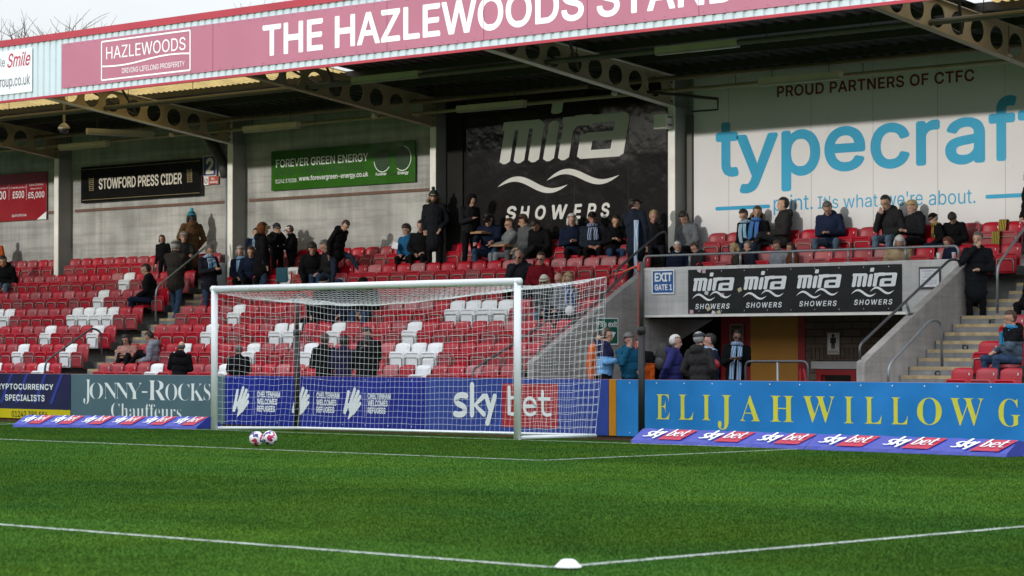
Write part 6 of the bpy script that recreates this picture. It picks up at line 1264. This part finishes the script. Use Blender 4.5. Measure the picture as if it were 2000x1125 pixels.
for u, lab, m in ((1833, "white paper cup on the parapet, before the black-haired person", (.66, .66, .66)), (1863, "pinkish paper cup at the very end of the parapet", (.58, .46, .42))):
    p = aty(u, 500, VF + .08); p.z = zt; t = thing("paper_cup", lab, "cup", tuple(p), "paper cups on the parapet"); a = MB(); a.lathe([(.028, .002), (.038, .105), (.037, .106)], tuple(p), 16); a.build("cup", mat("cup_%d" % u, m, rough=.5, var=.03), t, smooth=True); a = MB(); a.lathe([(.040, .107), (.041, .118), (.034, .122)], tuple(p), 16); a.build("lid", mat("cup_lid", (.7, .7, .7), rough=.4), t, smooth=True)
# yellow and black scarf laid over a seat
x = aty(1960, 440, RE(7) + .6).x; a = MB(); yb = RE(7) + .64; z = RZ(7)
path = [(yb + .05, z + .62), (yb + .03, z + .90), (yb - .05, z + .905), (yb - .085, z + .70), (yb - .28, z + .67), (yb - .30, z + .36)]
for (y0, z0), (y1, z1) in zip(path, path[1:]): a.add([(x - .08, y0, z0), (x + .08, y0, z0), (x + .08, y1, z1), (x - .08, y1, z1), (x - .08, y0 - .012, z0 + .008), (x + .08, y0 - .012, z0 + .008), (x + .08, y1 - .012, z1 + .008), (x - .08, y1 - .012, z1 + .008)], [(0, 1, 2, 3), (7, 6, 5, 4), (0, 4, 5, 1), (2, 6, 7, 3), (1, 5, 6, 2), (3, 7, 4, 0)])
single("draped_scarf", a, scarf_mat((.03, .025, .01), (.45, .34, .04)), "yellow and black scarf draped over an empty red seat in the back row", "scarf")
# blue and white scarf hanging from the steward's arm
p = aty(1241, 445, RE(6) + .0); a = MB()
for s in range(2): a.tube([(p.x + .05 * s, p.y, p.z + .15), (p.x + .03 + .05 * s, p.y - .03, p.z - .1), (p.x + .045 * s, p.y - .02, p.z - .55 - .08 * s), (p.x + .04 * s, p.y, p.z - .98)], [.034, .03, .022, .02], 7)
single("hanging_scarf", a, scarf_mat((.16, .32, .58), (.66, .70, .74)), "blue and white striped scarf hanging from the striped navy coat's arm", "scarf", smooth=True)
p = aty(549, 537, RE(6) + .38); a = MB(); a.box((p.x - .19, p.y, p.z - .17), (p.x + .19, p.y + .05, p.z + .17)); single("seat_cushion", a, mat("teal_cushion", (.008, .075, .105), rough=.8), "square dark teal cushion leaning on the white seat", "cushion", bevel=.03)
p = aty(1113, 607, RE(4) + .1); a = MB(); a.ellipsoid(p, (.10, .09, .11), 14, 10); single("knitted_hat", a, mat("white_wool", (.66, .66, .68), rough=.9, bump=.6), "round white woolly hat held low behind the side net", "hat", smooth=True)
p = aty(1298, 722, 5.55); t = thing("backpack", "black backpack on the violet-blue fleece at the gate", "backpack", tuple(p)); a = MB(); a.ellipsoid((p.x - .02, p.y, p.z + .22), (.17, .13, .27), 16, 12); a.build("bag", mat("black_nylon", (.012, .012, .013), rough=.7, bump=.3), t, smooth=True); a = MB(); a.ellipsoid((p.x - .03, p.y - .07, p.z + .12), (.12, .09, .13), 12, 9); a.build("pocket", mat("grey_nylon", (.03, .031, .033), rough=.7), t, smooth=True); a = MB(); a.tube([(p.x + .05, p.y + .05, p.z + .45), (p.x + .2, p.y, p.z + .42), (p.x + .24, p.y - .1, p.z + .2)], .022, 6); a.build("strap", mat("black_nylon", (.012,) * 3), t)
q = PL["person with blue white scarf facing the flat cap"]; p = aty(1394, 712, q['pos'][1] - .3); a = MB(); a.ellipsoid(p, (.13, .07, .10), 14, 10); single("red_parcel", a, mat("red_wrapping", (.28, .012, .02), rough=.4, bump=.5, bscale=20), "crumpled red parcel held beneath the blue white scarf", "parcel", smooth=True)
